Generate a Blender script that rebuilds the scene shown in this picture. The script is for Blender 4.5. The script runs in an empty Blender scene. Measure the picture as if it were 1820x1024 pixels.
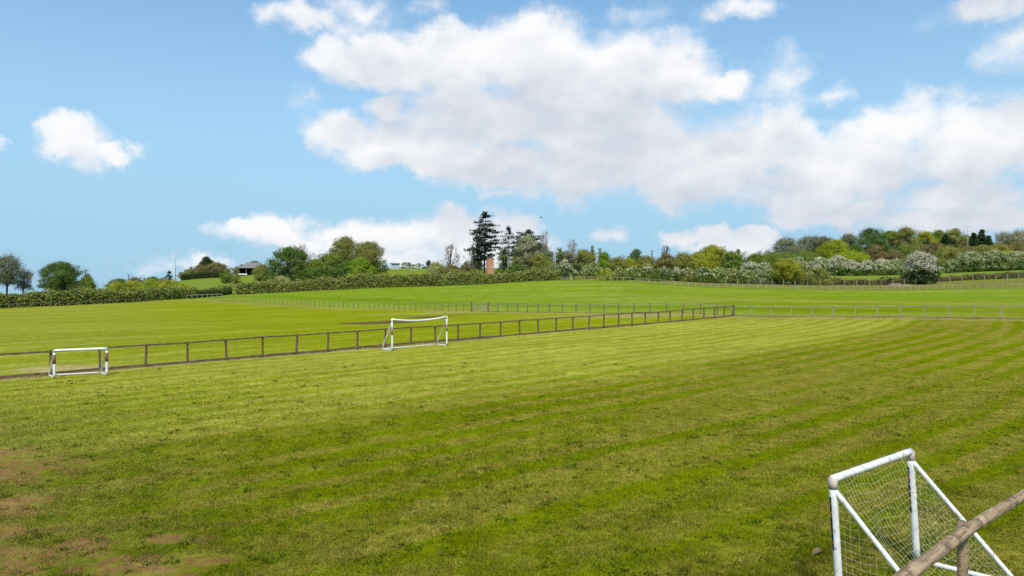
import bpy, math, random
import numpy as np

C = bpy.context.scene.collection
EYE = 5.0            # camera height above datum (m)
F, CX, CY = 1300.0, 910.0, 512.0
rs = np.random.RandomState

# ------------------------------------------------------------------ helpers
def ray(px, py, Y):
    return ((px - CX) / F * Y, Y, EYE + (CY - py) / F * Y)

def tag(o, label=None, cat=None, group=None, kind=None):
    if label: o['label'] = label
    if cat: o['category'] = cat
    if group: o['group'] = group
    if kind: o['kind'] = kind
    return o

def empty(name, loc, rz=0.0, label=None, cat=None, group=None):
    o = bpy.data.objects.new(name, None)
    C.objects.link(o)
    o.empty_display_size = 0.2
    o.location = loc
    o.rotation_euler = (0, 0, rz)
    return tag(o, label, cat, group)

class MB:
    """collects tris/quads with numpy and links ONE mesh object"""
    def __init__(self):
        self.v = []; self.f4 = []; self.f3 = []; self.n = 0
    def add(self, V, quads=None, tris=None):
        V = np.asarray(V, float).reshape(-1, 3)
        if quads is not None and len(quads): self.f4.append(np.asarray(quads, int).reshape(-1, 4) + self.n)
        if tris is not None and len(tris): self.f3.append(np.asarray(tris, int).reshape(-1, 3) + self.n)
        self.v.append(V); self.n += len(V)
    def box(self, c, s, rz=0.0):
        x, y, z = s[0] / 2, s[1] / 2, s[2] / 2
        V = np.array([[a, b, d] for d in (-z, z) for b in (-y, y) for a in (-x, x)], float)
        ca, sa = math.cos(rz), math.sin(rz)
        V = np.stack([V[:, 0] * ca - V[:, 1] * sa, V[:, 0] * sa + V[:, 1] * ca, V[:, 2]], 1) + np.array(c)
        self.add(V, [(0, 2, 3, 1), (4, 5, 7, 6), (0, 1, 5, 4), (2, 6, 7, 3), (0, 4, 6, 2), (1, 3, 7, 5)])
    def tube(self, pts, rad, sides=8, cap=True, jitter=None):
        P = np.asarray(pts, float)
        n = len(P)
        R = np.full(n, rad) if np.isscalar(rad) else np.asarray(rad, float)
        T = np.gradient(P, axis=0)
        T /= np.linalg.norm(T, axis=1)[:, None] + 1e-9
        ref = np.array([0, 0, 1.0]) if abs(T[:, 2]).mean() < 0.8 else np.array([1.0, 0, 0])
        A = np.cross(T, ref); A /= np.linalg.norm(A, axis=1)[:, None] + 1e-9
        B = np.cross(A, T)
        th = np.arange(sides) * 2 * math.pi / sides
        RR = R[:, None] * np.ones(sides)[None]
        if jitter is not None: RR = RR * jitter
        V = P[:, None] + RR[..., None] * (A[:, None] * np.cos(th)[None, :, None] + B[:, None] * np.sin(th)[None, :, None])
        V = V.reshape(-1, 3)
        q = []
        for i in range(n - 1):
            for k in range(sides):
                a = i * sides + k; b = i * sides + (k + 1) % sides
                q.append((a, a + sides, b + sides, b))
        t = []
        if cap:
            V = np.vstack([V, P[0], P[-1]])
            for k in range(sides):
                t.append((n * sides, k, (k + 1) % sides))
                t.append((n * sides + 1, (n - 1) * sides + (k + 1) % sides, (n - 1) * sides + k))
        self.add(V, q, t)
    def beam(self, pts, w, h):
        """rectangular rail along a polyline"""
        P = np.asarray(pts, float); n = len(P)
        T = np.gradient(P, axis=0); T[:, 2] = 0
        T /= np.linalg.norm(T, axis=1)[:, None]
        S = np.stack([-T[:, 1], T[:, 0], 0 * T[:, 0]], 1) * w / 2
        U = np.array([0, 0, h / 2])
        V = np.stack([P + S + U, P - S + U, P - S - U, P + S - U], 1).reshape(-1, 3)
        q = []
        for i in range(n - 1):
            for k in range(4):
                a = i * 4 + k; b = i * 4 + (k + 1) % 4
                q.append((a, b, b + 4, a + 4))
        q += [(3, 2, 1, 0), (n * 4 - 4, n * 4 - 3, n * 4 - 2, n * 4 - 1)]
        self.add(V, q)
    def mesh(self, name, smooth=False):
        V = np.vstack(self.v)
        f4 = np.vstack(self.f4) if self.f4 else np.zeros((0, 4), int)
        f3 = np.vstack(self.f3) if self.f3 else np.zeros((0, 3), int)
        me = bpy.data.meshes.new(name)
        me.vertices.add(len(V)); me.vertices.foreach_set('co', V.astype(np.float32).ravel())
        li = np.concatenate([f4.ravel(), f3.ravel()]).astype(np.int32)
        me.loops.add(len(li)); me.loops.foreach_set('vertex_index', li)
        st = np.concatenate([np.arange(len(f4)) * 4, len(f4) * 4 + np.arange(len(f3)) * 3]).astype(np.int32)
        me.polygons.add(len(st)); me.polygons.foreach_set('loop_start', st)
        me.polygons.foreach_set('use_smooth', np.full(len(st), smooth))
        me.update(calc_edges=True)
        return me
    def build(self, name, mat, parent=None, smooth=False):
        me = self.mesh(name, smooth)
        o = bpy.data.objects.new(name, me)
        me.materials.append(mat)
        C.objects.link(o)
        if parent: o.parent = parent
        return o

# ------------------------------------------------------------------ node DSL
class NT:
    def __init__(self, tree): self.t = tree; self.n = tree.nodes; self.l = tree.links
    def node(self, typ, **kw):
        nd = self.n.new(typ)
        for k, v in kw.items(): setattr(nd, k, v)
        return nd
    def put(self, sock, val):
        if val is None: return
        if isinstance(val, bpy.types.NodeSocket): self.l.new(val, sock)
        else: sock.default_value = val
    def m(self, op, a, b=None, c=None, clamp=False):
        nd = self.node('ShaderNodeMath', operation=op, use_clamp=clamp)
        for i, v in enumerate((a, b, c)):
            if v is not None: self.put(nd.inputs[i], v)
        return nd.outputs[0]
    def vm(self, op, a, b=None, c=None):
        nd = self.node('ShaderNodeVectorMath', operation=op)
        for i, v in enumerate((a, b, c)):
            if v is not None:
                if op == 'SCALE' and i == 1: self.put(nd.inputs['Scale'], v)
                else: self.put(nd.inputs[i], v)
        return nd.outputs['Value'] if op in ('LENGTH', 'DOT_PRODUCT', 'DISTANCE') else nd.outputs[0]
    def ss(self, x, lo, hi, a=0.0, b=1.0, interp='SMOOTHSTEP'):
        nd = self.node('ShaderNodeMapRange', interpolation_type=interp)
        for i, v in enumerate((x, lo, hi, a, b)): self.put(nd.inputs[i], v)
        return nd.outputs[0]
    def noise(self, vec, scale, detail=3.0, rough=0.55, col=False, dist=0.0):
        nd = self.node('ShaderNodeTexNoise')
        self.put(nd.inputs['Vector'], vec); self.put(nd.inputs['Scale'], scale)
        nd.inputs['Detail'].default_value = detail; nd.inputs['Roughness'].default_value = rough
        nd.inputs['Distortion'].default_value = dist
        return nd.outputs['Color' if col else 'Fac']
    def mix(self, f, a, b, blend='MIX'):
        nd = self.node('ShaderNodeMix', data_type='RGBA', blend_type=blend)
        self.put(nd.inputs[0], f)
        for i, v in ((6, a), (7, b)):
            if isinstance(v, tuple) and len(v) == 3: v = v + (1,)
            self.put(nd.inputs[i], v)
        return nd.outputs[2]
    def xyz(self, v):
        nd = self.node('ShaderNodeSeparateXYZ'); self.put(nd.inputs[0], v); return nd.outputs
    def cxyz(self, x, y, z):
        nd = self.node('ShaderNodeCombineXYZ')
        for i, v in enumerate((x, y, z)): self.put(nd.inputs[i], v)
        return nd.outputs[0]

def newmat(name):
    m = bpy.data.materials.new(name); m.use_nodes = True
    t = m.node_tree; t.nodes.clear()
    nt = NT(t)
    out = nt.node('ShaderNodeOutputMaterial')
    return m, nt, out

def surf_mat(name, c1, c2, scale=(6, 6, 6), rough=0.6, bump=0.2, spec=0.3, patch=None, patch_scale=2.0, patch_lo=0.55):
    m, nt, out = newmat(name)
    tc = nt.node('ShaderNodeTexCoord').outputs['Object']
    v = nt.vm('MULTIPLY', tc, scale)
    n = nt.noise(v, 1.0, 5, 0.62)
    col = nt.mix(nt.ss(n, 0.3, 0.7), c1, c2)
    if patch:
        p = nt.noise(tc, patch_scale, 4, 0.6)
        col = nt.mix(nt.ss(p, patch_lo, patch_lo + 0.12), col, patch)
    b = nt.node('ShaderNodeBsdfPrincipled')
    nt.put(b.inputs['Base Color'], col)
    b.inputs['Roughness'].default_value = rough
    b.inputs['Specular IOR Level'].default_value = spec
    if bump:
        bp = nt.node('ShaderNodeBump'); bp.inputs['Strength'].default_value = bump; bp.inputs['Distance'].default_value = 0.02
        nt.put(bp.inputs['Height'], n); nt.l.new(bp.outputs[0], b.inputs['Normal'])
    nt.l.new(b.outputs[0], out.inputs[0])
    return m

_leaf = {}
def leaf_mat(c, trans=0.44, var=0.36):
    key = (tuple(c), trans)
    if key in _leaf: return _leaf[key]
    m, nt, out = newmat('leaf')
    g = nt.node('ShaderNodeNewGeometry')
    r = g.outputs['Random Per Island']
    n = nt.noise(g.outputs['Position'], 0.45, 3, 0.6)
    f = nt.m('ADD', nt.m('MULTIPLY', r, 0.5), nt.ss(n, 0.3, 0.7, 0.0, 0.5))
    lo = tuple(x * (1 - var) for x in c); hi = tuple(min(1, x * (1 + var)) for x in c)
    hi = (min(1, hi[0] * 1.08), hi[1], hi[2])
    col = nt.mix(f, lo, hi)
    d = nt.node('ShaderNodeBsdfDiffuse'); nt.put(d.inputs[0], col)
    t = nt.node('ShaderNodeBsdfTranslucent'); nt.put(t.inputs[0], nt.mix(0.2, col, (0.25, 0.30, 0.04), 'MIX') if c[1] > c[0] * 1.1 and c[0] < 0.3 and c[1] > 0.05 else col)
    mx = nt.node('ShaderNodeMixShader'); mx.inputs[0].default_value = trans
    nt.l.new(d.outputs[0], mx.inputs[1]); nt.l.new(t.outputs[0], mx.inputs[2])
    nt.l.new(mx.outputs[0], out.inputs[0])
    _leaf[key] = m
    return m

# ------------------------------------------------------------------ terrain (thin plate through surveyed points)
CTRL = []
def cp(px, py, Y): CTRL.append(ray(px, py, Y))
def plane(X, Y): return EYE - 4.8 + 0.0208 * Y
for X, Y in ((-30, -20), (0, -20), (30, -20), (-20, 5), (0, 5), (20, 5), (-12, 18), (8, 18), (-23, 32.8), (0, 30), (20, 30), (-10, 45),
             (8, 50), (-8, 48), (8, 64), (24.3, 80), (20, 60), (-45, 20), (45, 15), (-60, -10), (60, -10)):
    CTRL.append((X, Y, plane(X, Y)))
for q in ((1811, 567, 65), (1600, 564, 72), (1450, 562.5, 77), (1240, 557.5, 84), (1100, 557, 90), (970, 556, 97), (800, 552, 115), (662, 549, 140), (500, 543, 165),
          (400, 536.5, 190), (0, 549, 165), (90, 545, 173), (180, 541, 185), (260, 536, 198), (340, 530.5, 212), (300, 575, 90), (100, 590, 66), (500, 556, 120), (640, 575, 85),
          (425, 524, 235), (560, 517, 232), (700, 511, 228), (850, 506, 224), (990, 498, 220), (1000, 520, 168), (1000, 540, 126), (700, 525, 185), (850, 525, 168),
          (1130, 501, 208), (1240, 510, 196), (1300, 512, 193), (1400, 514, 190), (1560, 516, 188), (1700, 514, 186), (1820, 512, 184),
          (1300, 530, 140), (1500, 528, 140), (1700, 530, 135), (1820, 527, 140), (1600, 545, 100), (1400, 545, 103),
          (1400, 507, 212), (1560, 508, 210), (1680, 502, 212), (1815, 496, 214), (1130, 495, 235), (1300, 500, 225),
          (1560, 493, 236), (1640, 491, 236), (1740, 485, 240), (1815, 481, 244), (1560, 488, 252), (1750, 482, 257), (1450, 490, 250),
          (1550, 474, 305), (1750, 466, 315), (1400, 484, 300), (1200, 490, 290), (1050, 491, 280), (1300, 487, 300), (1600, 466, 360), (1800, 458, 370),
          (735, 481, 300), (640, 498, 280), (900, 488, 275), (800, 490, 290), (735, 478, 345), (520, 503, 270), (900, 486, 330),
          (380, 500, 360), (360, 495, 430), (445, 489, 380), (470, 488, 410), (300, 505, 380), (330, 509, 320), (250, 513, 300), (230, 521, 250), (405, 512, 270), (200, 514, 350),
          (60, 525, 270), (-60, 529, 270), (120, 526, 300), (0, 531, 400), (100, 529, 600), (-300, 545, 160), (-300, 541, 300), (2100, 500, 200), (2300, 470, 300), (2200, 540, 110)):
    cp(*q)
CTRL += [(-700, 900, -18), (-300, 1000, -10), (0, 900, 8), (300, 900, 30), (700, 900, 35), (0, 1600, -10), (-900, 1600, -30), (900, 1600, 10),
         (-700, 0, -8), (700, 0, 3), (-500, -300, 0), (500, -300, 0), (0, -300, 0), (700, 400, 35)]
CTRL = np.array(CTRL)
_S = 100.0
def _K(r):
    return np.where(r > 1e-9, r * r * np.log(np.maximum(r, 1e-9)), 0.0)
def _solve():
    P = CTRL[:, :2] / _S; n = len(P)
    K = _K(np.linalg.norm(P[:, None] - P[None], axis=2)) + np.eye(n) * 0.0015
    Q = np.hstack([np.ones((n, 1)), P])
    A = np.block([[K, Q], [Q.T, np.zeros((3, 3))]])
    return np.linalg.solve(A, np.concatenate([CTRL[:, 2], np.zeros(3)]))
_W = _solve()
def sstep(x, a, b):
    t = np.clip((x - a) / (b - a), 0, 1); return t * t * (3 - 2 * t)
def height(X, Y):
    X = np.asarray(X, float); Y = np.asarray(Y, float)
    sh = X.shape; P = np.stack([X.ravel(), Y.ravel()], 1) / _S
    out = np.empty(len(P)); n = len(CTRL)
    for i in range(0, len(P), 20000):
        p = P[i:i + 20000]
        K = _K(np.linalg.norm(p[:, None] - CTRL[None, :, :2] / _S, axis=2))
        out[i:i + 20000] = K @ _W[:n] + _W[n] + p @ _W[n + 1:]
    z = out.reshape(sh)
    # grassy bank carrying the near fence
    dn = (Y - X) / math.sqrt(2); s = (X + Y) / math.sqrt(2)
    k = (1 - sstep(dn, 2.0, 3.6)) * (1 - sstep(s, 9.3, 11.6))
    return z * (1 - k) + (EYE - 3.22) * k
def H1(X, Y): return float(height(np.array([X]), np.array([Y]))[0])

# fence lines on the ground (X, Y)
DIAG = [(-27.5, 28.3), (24.3, 80.1)]
def gx(px, Y): return ((px - CX) / F * Y, Y)
RIGHT = [(24.3, 80.6), gx(1450, 76), gx(1600, 71.5), gx(1811, 65), gx(2050, 59)]
FARL = [gx(1305, 80.8), gx(1240, 84), gx(1100, 90), gx(970, 97), gx(868, 106)]
FARL2 = [gx(838, 108.6), gx(740, 122), gx(662, 137), gx(580, 152), gx(500, 167), gx(400, 190), gx(372, 199)]
HILL = [gx(1016, 217), gx(1075, 213), gx(1130, 208), gx(1190, 201), gx(1240, 196), gx(1300, 193), gx(1400, 190), gx(1560, 188), gx(1700, 186), gx(1840, 184), gx(1980, 182)]

def resample(poly, step):
    P = np.array(poly, float)
    L = np.concatenate([[0], np.cumsum(np.linalg.norm(np.diff(P, axis=0), axis=1))])
    n = max(2, int(round(L[-1] / step)) + 1)
    t = np.linspace(0, L[-1], n)
    return np.stack([np.interp(t, L, P[:, 0]), np.interp(t, L, P[:, 1])], 1)
def sdist(X, Y, poly):
    """signed distance to a polyline, positive on its left side"""
    P = np.array(poly, float); best = np.full(X.shape, 1e9); sg = np.ones(X.shape)
    for a, b in zip(P[:-1], P[1:]):
        d = b - a; L = d @ d
        t = np.clip(((X - a[0]) * d[0] + (Y - a[1]) * d[1]) / L, 0, 1)
        ex, ey = X - a[0] - t * d[0], Y - a[1] - t * d[1]
        r = np.hypot(ex, ey); c = d[0] * ey - d[1] * ex
        u = r < best - 1e-9
        best = np.where(u, r, best); sg = np.where(u, np.sign(c), sg)
    return best * sg
FARLINE = [gx(2200, 55)] + RIGHT[::-1] + FARL[1:] + FARL2 + [(-170, 150), (-500, 60)]
HILLLINE = HILL[::-1] + [gx(990, 219), gx(700, 227), gx(425, 235)]

def rowcoords(X, Y):
    d = (X - Y + 55.8) / math.sqrt(2); s = (X + Y) / math.sqrt(2)
    w = d * (1 + 0.15 * np.exp(-np.clip(s, -30, 200) / 20.0)) + 0.006 * np.maximum(0, s - 58) ** 2
    return s, w, d
def set_attrs(me, X, Y):
    s, w, d = rowcoords(X, Y)
    far = -sdist(X, Y, FARLINE); hill = -sdist(X, Y, HILLLINE)
    for nm, arr in (('row', np.stack([s, w, d], 1)), ('zone', np.stack([far, hill, 0 * far], 1))):
        a = me.attributes.new(nm, 'FLOAT_VECTOR', 'POINT')
        a.data.foreach_set('vector', arr.astype(np.float32).ravel())
# ------------------------------------------------------------------ turf material
DIRT = [(-13.6, 19.2, 1.3, 0.9), (-9.6, 13.6, 0.9, 0.5), (-5.2, 12.3, 0.6, 0.25), (-12.3, 17.6, 2.0, 1.5), (-10.6, 15.0, 1.1, 0.8), (-8.5, 12.3, 1.5, 0.9), (-6.2, 11.9, 1.0, 0.55), (-7.6, 13.0, 0.8, 0.4), (-6.0, 13.2, 0.9, 0.3), (-11.2, 13.2, 1.2, 1.0)]
def turf_colour(nt):
    """mown pitch rows / paddock / hill pasture / dry strips / bare soil, all from place on the ground"""
    g = nt.node('ShaderNodeNewGeometry'); pos = g.outputs['Position']
    flat = nt.vm('MULTIPLY', pos, (1, 1, 0))
    row = nt.node('ShaderNodeAttribute', attribute_name='row').outputs['Vector']
    zone = nt.node('ShaderNodeAttribute', attribute_name='zone').outputs['Vector']
    s, w, d = nt.xyz(row)[:3]
    far, hill, _ = nt.xyz(zone)[:3]
    fine = nt.noise(flat, 5.0, 5, 0.7)
    fine2 = nt.noise(flat, 22.0, 3, 0.7)
    mid = nt.noise(flat, 0.9, 5, 0.6)
    big = nt.noise(flat, 0.09, 4, 0.55)
    # mowing rows: noise stretched along the row
    rv = nt.cxyz(nt.m('MULTIPLY', s, 0.045), nt.m('MULTIPLY', w, 0.62), 0.0)
    wob = nt.vm('ADD', rv, nt.vm('SCALE', nt.vm('SUBTRACT', nt.noise(flat, 0.35, 2, 0.5, col=True), (0.5, 0.5, 0.5)), 0.16))
    rn = nt.noise(wob, 1.0, 2.5, 0.5)
    ww = nt.m('ADD', w, nt.m('ADD', nt.m('MULTIPLY', nt.m('SUBTRACT', mid, 0.5), 0.34), nt.m('MULTIPLY', nt.noise(flat, 0.07, 2, 0.5), 1.2)))
    sine = nt.m('SINE', nt.m('MULTIPLY', ww, 4.05))
    rowk = nt.m('ADD', nt.m('MULTIPLY', nt.ss(rn, 0.36, 0.64), nt.ss(s, 5.0, 35.0, 0.95, 0.6)), nt.m('MULTIPLY', nt.ss(sine, -0.6, 0.6, -0.5, 0.5), nt.m('MULTIPLY', nt.ss(s, -5.0, 22.0, 0.6, 0.98), nt.ss(nt.noise(nt.cxyz(nt.m('MULTIPLY', s, 0.05), nt.m('MULTIPLY', w, 0.35), 5.0), 1.0, 2, 0.5), 0.3, 0.7, 0.35, 1.25))))
    near = nt.ss(w, 17.0, 21.5)                          # 0 pale half by the fence, 1 greener half
    patch = nt.ss(nt.noise(flat, 0.55, 4, 0.62), 0.36, 0.64)
    gk = nt.m('ADD', nt.m('MULTIPLY', rowk, nt.ss(s, 5.0, 30.0, 0.65, 0.95)), nt.m('MULTIPLY', patch, nt.ss(s, 5.0, 30.0, 0.38, 0.16)))
    lightA = nt.mix(rowk, (0.310, 0.305, 0.044), (0.205, 0.238, 0.012))
    darkA = nt.mix(nt.ss(gk, 0.15, 0.9), (0.198, 0.183, 0.019), (0.134, 0.170, 0.0010))
    # scruffy thatch between the rows
    th = nt.ss(nt.m('ADD', nt.m('MULTIPLY', fine, 0.6), nt.m('MULTIPLY', mid, 0.4)), 0.44, 0.62)
    darkA = nt.mix(nt.m('MULTIPLY', th, nt.m('MULTIPLY', nt.m('SUBTRACT', 1.05, gk, clamp=True), 0.4)), darkA, (0.27, 0.235, 0.055))
    A = nt.mix(near, lightA, darkA)
    # uneven growth, lumps of cut grass lying along the rows, dry clippings
    A = nt.mix(nt.ss(mid, 0.60, 0.32, 0.0, 0.42), A, nt.mix(near, (0.165, 0.190, 0.009), (0.102, 0.125, 0.001)))
    cl = nt.noise(nt.cxyz(nt.m('MULTIPLY', s, 1.5), nt.m('MULTIPLY', w, 4.2), 0.0), 1.0, 4, 0.65)
    cl2 = nt.noise(nt.cxyz(nt.m('MULTIPLY', s, 2.6), nt.m('MULTIPLY', w, 6.0), 7.0), 1.0, 4, 0.65)
    scr = nt.m('SUBTRACT', 1.15, nt.m('MULTIPLY', gk, 0.8), clamp=True)
    A = nt.mix(nt.m('MULTIPLY', nt.ss(cl, 0.55, 0.68), nt.m('MULTIPLY', scr, nt.ss(near, 0, 1, 0.25, 0.6))), A, (0.085, 0.076, 0.016))
    A = nt.mix(nt.m('MULTIPLY', nt.ss(cl2, 0.58, 0.70), nt.m('MULTIPLY', scr, 0.6)), A, (0.31, 0.27, 0.08))
    # browner, darker grass towards the near left corner
    px, py, pz = nt.xyz(pos)[:3]
    corner = nt.m('ADD', nt.m('MULTIPLY', px, -1.0), nt.m('MULTIPLY', py, -0.62))     # large towards the near left corner
    cornerk = nt.ss(nt.m('ADD', corner, nt.m('MULTIPLY', nt.m('SUBTRACT', mid, 0.5), 9.0)), -6.0, 5.0)
    cornerk = nt.m('MULTIPLY', cornerk, nt.ss(py, 33.0, 20.0))
    A = nt.mix(nt.m('MULTIPLY', cornerk, 0.6), A, nt.mix(patch, (0.155, 0.135, 0.042), (0.095, 0.125, 0.016)))
    def blob(cx, cy, rx, ry, amp, k0, k1, sc=0.6):
        q = nt.vm('LENGTH', nt.vm('MULTIPLY', nt.vm('SUBTRACT', flat, (cx, cy, 0)), (1 / rx, 1 / ry, 0)))
        q = nt.m('ADD', q, nt.m('MULTIPLY', nt.m('SUBTRACT', nt.noise(flat, sc, 5, 0.68), 0.5), amp))
        return nt.ss(q, k1, k0)
    for bx, by, brx, bry in DIRT:
        A = nt.mix(nt.m('MULTIPLY', blob(bx, by, brx, bry, 3.4, 0.45, 1.05, 1.5), nt.ss(fine, 0.60, 0.42, 0.15, 0.85)), A, nt.mix(fine2, (0.160, 0.064, 0.030), (0.35, 0.185, 0.092)))
    # paddock behind the dark fence
    bs = nt.ss(nt.noise(nt.cxyz(nt.m('MULTIPLY', s, 0.02), nt.m('MULTIPLY', nt.m('ADD', d, nt.m('MULTIPLY', s, 0.12)), 0.40), 3.0), 1.0, 3, 0.6), 0.40, 0.60)
    leftk = nt.ss(nt.m('ADD', px, nt.m('MULTIPLY', py, 0.55)), 22.0, -8.0)
    B = nt.mix(bs, (0.220, 0.245, 0.014), (0.180, 0.215, 0.003))
    B = nt.mix(nt.m('MULTIPLY', leftk, 0.75), B, nt.mix(bs, (0.275, 0.285, 0.048), (0.215, 0.24, 0.020)))
    B = nt.mix(nt.m('MULTIPLY', nt.ss(mid, 0.45, 0.75), 0.4), B, (0.130, 0.165, 0.004))
    # bare earth in the paddock and worn straw behind the small goal
    for b_, col in (((-15.2, 85.5, 5.6, 5.6, 1.2, 0.75, 1.0), (0.10, 0.055, 0.034)), ((-10.8, 97.0, 4.4, 3.0, 1.2, 0.7, 1.0), (0.11, 0.065, 0.038)),
                    ((-22.3, 36.4, 2.6, 2.1, 1.7, 0.3, 1.2), (0.36, 0.30, 0.13)), ((13, 84, 12, 4.5, 1.7, 0.3, 1.2), (0.30, 0.235, 0.105)),
                    ((-7, 107, 16, 3.0, 1.7, 0.2, 1.2), (0.29, 0.26, 0.10))):
        B = nt.mix(nt.m('MULTIPLY', blob(*b_), 0.85), B, col)
    diag = nt.ss(nt.m('ADD', d, nt.m('MULTIPLY', nt.m('SUBTRACT', fine, 0.5), 0.6)), -0.25, 0.25)
    col = nt.mix(diag, B, A)
    # dry strip along the dark fence
    dry = nt.ss(nt.m('ABSOLUTE', nt.m('ADD', nt.m('ADD', d, 0.25), nt.m('MULTIPLY', nt.m('SUBTRACT', mid, 0.5), 1.6))), 1.1, 0.2)
    strip = nt.m('MULTIPLY', dry, nt.ss(far, 1.0, -1.0))
    col = nt.mix(nt.m('MULTIPLY', strip, 0.9), col, nt.mix(fine, (0.40, 0.305, 0.15), (0.22, 0.17, 0.07)))
    # pasture on the hill
    hb = nt.noise(nt.vm('MULTIPLY', flat, (0.022, 0.11, 0)), 1.0, 4, 0.6)
    hm = nt.noise(flat, 0.25, 5, 0.62)
    rightk = nt.ss(px, 10.0, 60.0)
    Hc = nt.mix(nt.ss(hm, 0.35, 0.68), (0.145, 0.225, 0.010), (0.190, 0.255, 0.022))
    Hc = nt.mix(nt.m('MULTIPLY', rightk, nt.ss(far, 90.0, 20.0)), Hc, nt.mix(hm, (0.150, 0.185, 0.001), (0.180, 0.210, 0.003)))
    farw = nt.m('ADD', far, nt.m('MULTIPLY', nt.m('SUBTRACT', hm, 0.5), 10.0))
    Hc = nt.mix(nt.m('MULTIPLY', rightk, nt.m('MULTIPLY', nt.ss(nt.m('ABSOLUTE', nt.m('SUBTRACT', farw, 50.0)), 9.0, 2.0), 0.55)), Hc, (0.27, 0.28, 0.06))
    Hc = nt.mix(nt.m('MULTIPLY', nt.ss(farw, 13.0, 5.0), 0.5), Hc, (0.225, 0.255, 0.03))
    Hc = nt.mix(nt.m('MULTIPLY', nt.ss(nt.m('ABSOLUTE', nt.m('SUBTRACT', farw, 17.0)), 7.0, 1.0), 0.5), Hc, (0.095, 0.155, 0.003))
    st = nt.m('MULTIPLY', nt.ss(nt.m('ADD', nt.m('MULTIPLY', hb, 0.7), nt.m('MULTIPLY', hm, 0.3)), 0.5, 0.62), nt.ss(px, -30.0, 15.0))
    Hc = nt.mix(nt.m('MULTIPLY', st, 0.55), Hc, (0.27, 0.27, 0.075))
    Hc = nt.mix(nt.m('MULTIPLY', nt.ss(fine2, 0.45, 0.8), 0.35), Hc, (0.07, 0.115, 0.006))
    fk = nt.ss(nt.m('ADD', far, nt.m('MULTIPLY', nt.m('SUBTRACT', mid, 0.5), 2.0)), -0.6, 0.8)
    col = nt.mix(fk, col, Hc)
    fdry = nt.ss(nt.m('ABSOLUTE', nt.m('ADD', nt.m('ADD', far, 1.2), nt.m('MULTIPLY', nt.m('SUBTRACT', nt.noise(flat, 0.4, 4, 0.6), 0.5), 5.0))), 2.6, 0.4)
    col = nt.mix(nt.m('MULTIPLY', fdry, 0.62), col, nt.mix(fine, (0.33, 0.265, 0.12), (0.215, 0.19, 0.055)))
    # rougher, browner grass beyond the pale hill fence; lush strip just this side of it
    rk = nt.ss(nt.m('ADD', hill, nt.m('MULTIPLY', nt.m('SUBTRACT', mid, 0.5), 2.0)), -0.5, 1.5)
    rough = nt.mix(nt.ss(hm, 0.35, 0.65), (0.15, 0.14, 0.042), (0.175, 0.195, 0.032))
    back = nt.ss(hill, 22.0, 34.0)
    rough = nt.mix(back, rough, (0.150, 0.205, 0.028))
    col = nt.mix(rk, col, rough)
    lush = nt.m('MULTIPLY', nt.ss(nt.m('ABSOLUTE', nt.m('ADD', hill, 1.4)), 1.6, 0.3), 0.7)
    col = nt.mix(lush, col, (0.04, 0.075, 0.008))
    g1 = nt.noise(flat, 3.1, 8, 0.78)
    g2 = nt.noise(nt.vm('MULTIPLY', flat, (1, 1, 0)), 0.75, 7, 0.72)
    col = nt.vm('SCALE', col, nt.m('MULTIPLY', nt.ss(g1, 0.30, 0.70, 0.58, 1.36, 'LINEAR'), nt.ss(g2, 0.3, 0.7, 0.80, 1.16, 'LINEAR')))
    fld = nt.noise(nt.vm('MULTIPLY', flat, (0.05, 0.085, 0)), 1.0, 6, 0.66)
    col = nt.vm('SCALE', col, nt.ss(fld, 0.32, 0.68, 0.86, 1.10, 'LINEAR'))
    pit = nt.noise(nt.cxyz(nt.m('MULTIPLY', s, 3.4), nt.m('MULTIPLY', w, 5.5), 2.0), 1.0, 5, 0.7)
    col = nt.mix(nt.m('MULTIPLY', nt.ss(pit, 0.60, 0.70), nt.ss(diag, 0.0, 1.0, 0.25, 0.75)), col, nt.vm('SCALE', col, 0.38))
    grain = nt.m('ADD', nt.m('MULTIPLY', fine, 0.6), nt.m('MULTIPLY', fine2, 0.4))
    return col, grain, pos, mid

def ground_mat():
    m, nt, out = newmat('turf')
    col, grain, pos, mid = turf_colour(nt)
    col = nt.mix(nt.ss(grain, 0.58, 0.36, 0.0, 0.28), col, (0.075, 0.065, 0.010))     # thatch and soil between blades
    b = nt.node('ShaderNodeBsdfDiffuse')
    nt.put(b.inputs[0], col); b.inputs[1].default_value = 0.6
    bp = nt.node('ShaderNodeBump'); bp.inputs['Strength'].default_value = 0.75; bp.inputs['Distance'].default_value = 0.07
    nt.put(bp.inputs['Height'], nt.m('ADD', grain, nt.m('MULTIPLY', mid, 0.8))); nt.l.new(bp.outputs[0], b.inputs['Normal'])
    nt.l.new(b.outputs[0], out.inputs[0])
    return m

def blade_mat():
    m, nt, out = newmat('grass_blade')
    col, grain, pos, mid = turf_colour(nt)
    r = nt.node('ShaderNodeNewGeometry').outputs['Random Per Island']
    col = nt.mix(nt.ss(r, 0.0, 1.0, 0.0, 0.30), nt.vm('SCALE', col, 1.15), (0.090, 0.120, 0.001))
    col = nt.mix(nt.ss(r, 0.86, 0.97, 0.0, 0.6), col, (0.32, 0.27, 0.11))
    d = nt.node('ShaderNodeBsdfDiffuse'); nt.put(d.inputs[0], col)
    t = nt.node('ShaderNodeBsdfTranslucent'); nt.put(t.inputs[0], col)
    mx = nt.node('ShaderNodeMixShader'); mx.inputs[0].default_value = 0.35
    nt.l.new(d.outputs[0], mx.inputs[1]); nt.l.new(t.outputs[0], mx.inputs[2])
    nt.l.new(mx.outputs[0], out.inputs[0])
    return m

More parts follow.
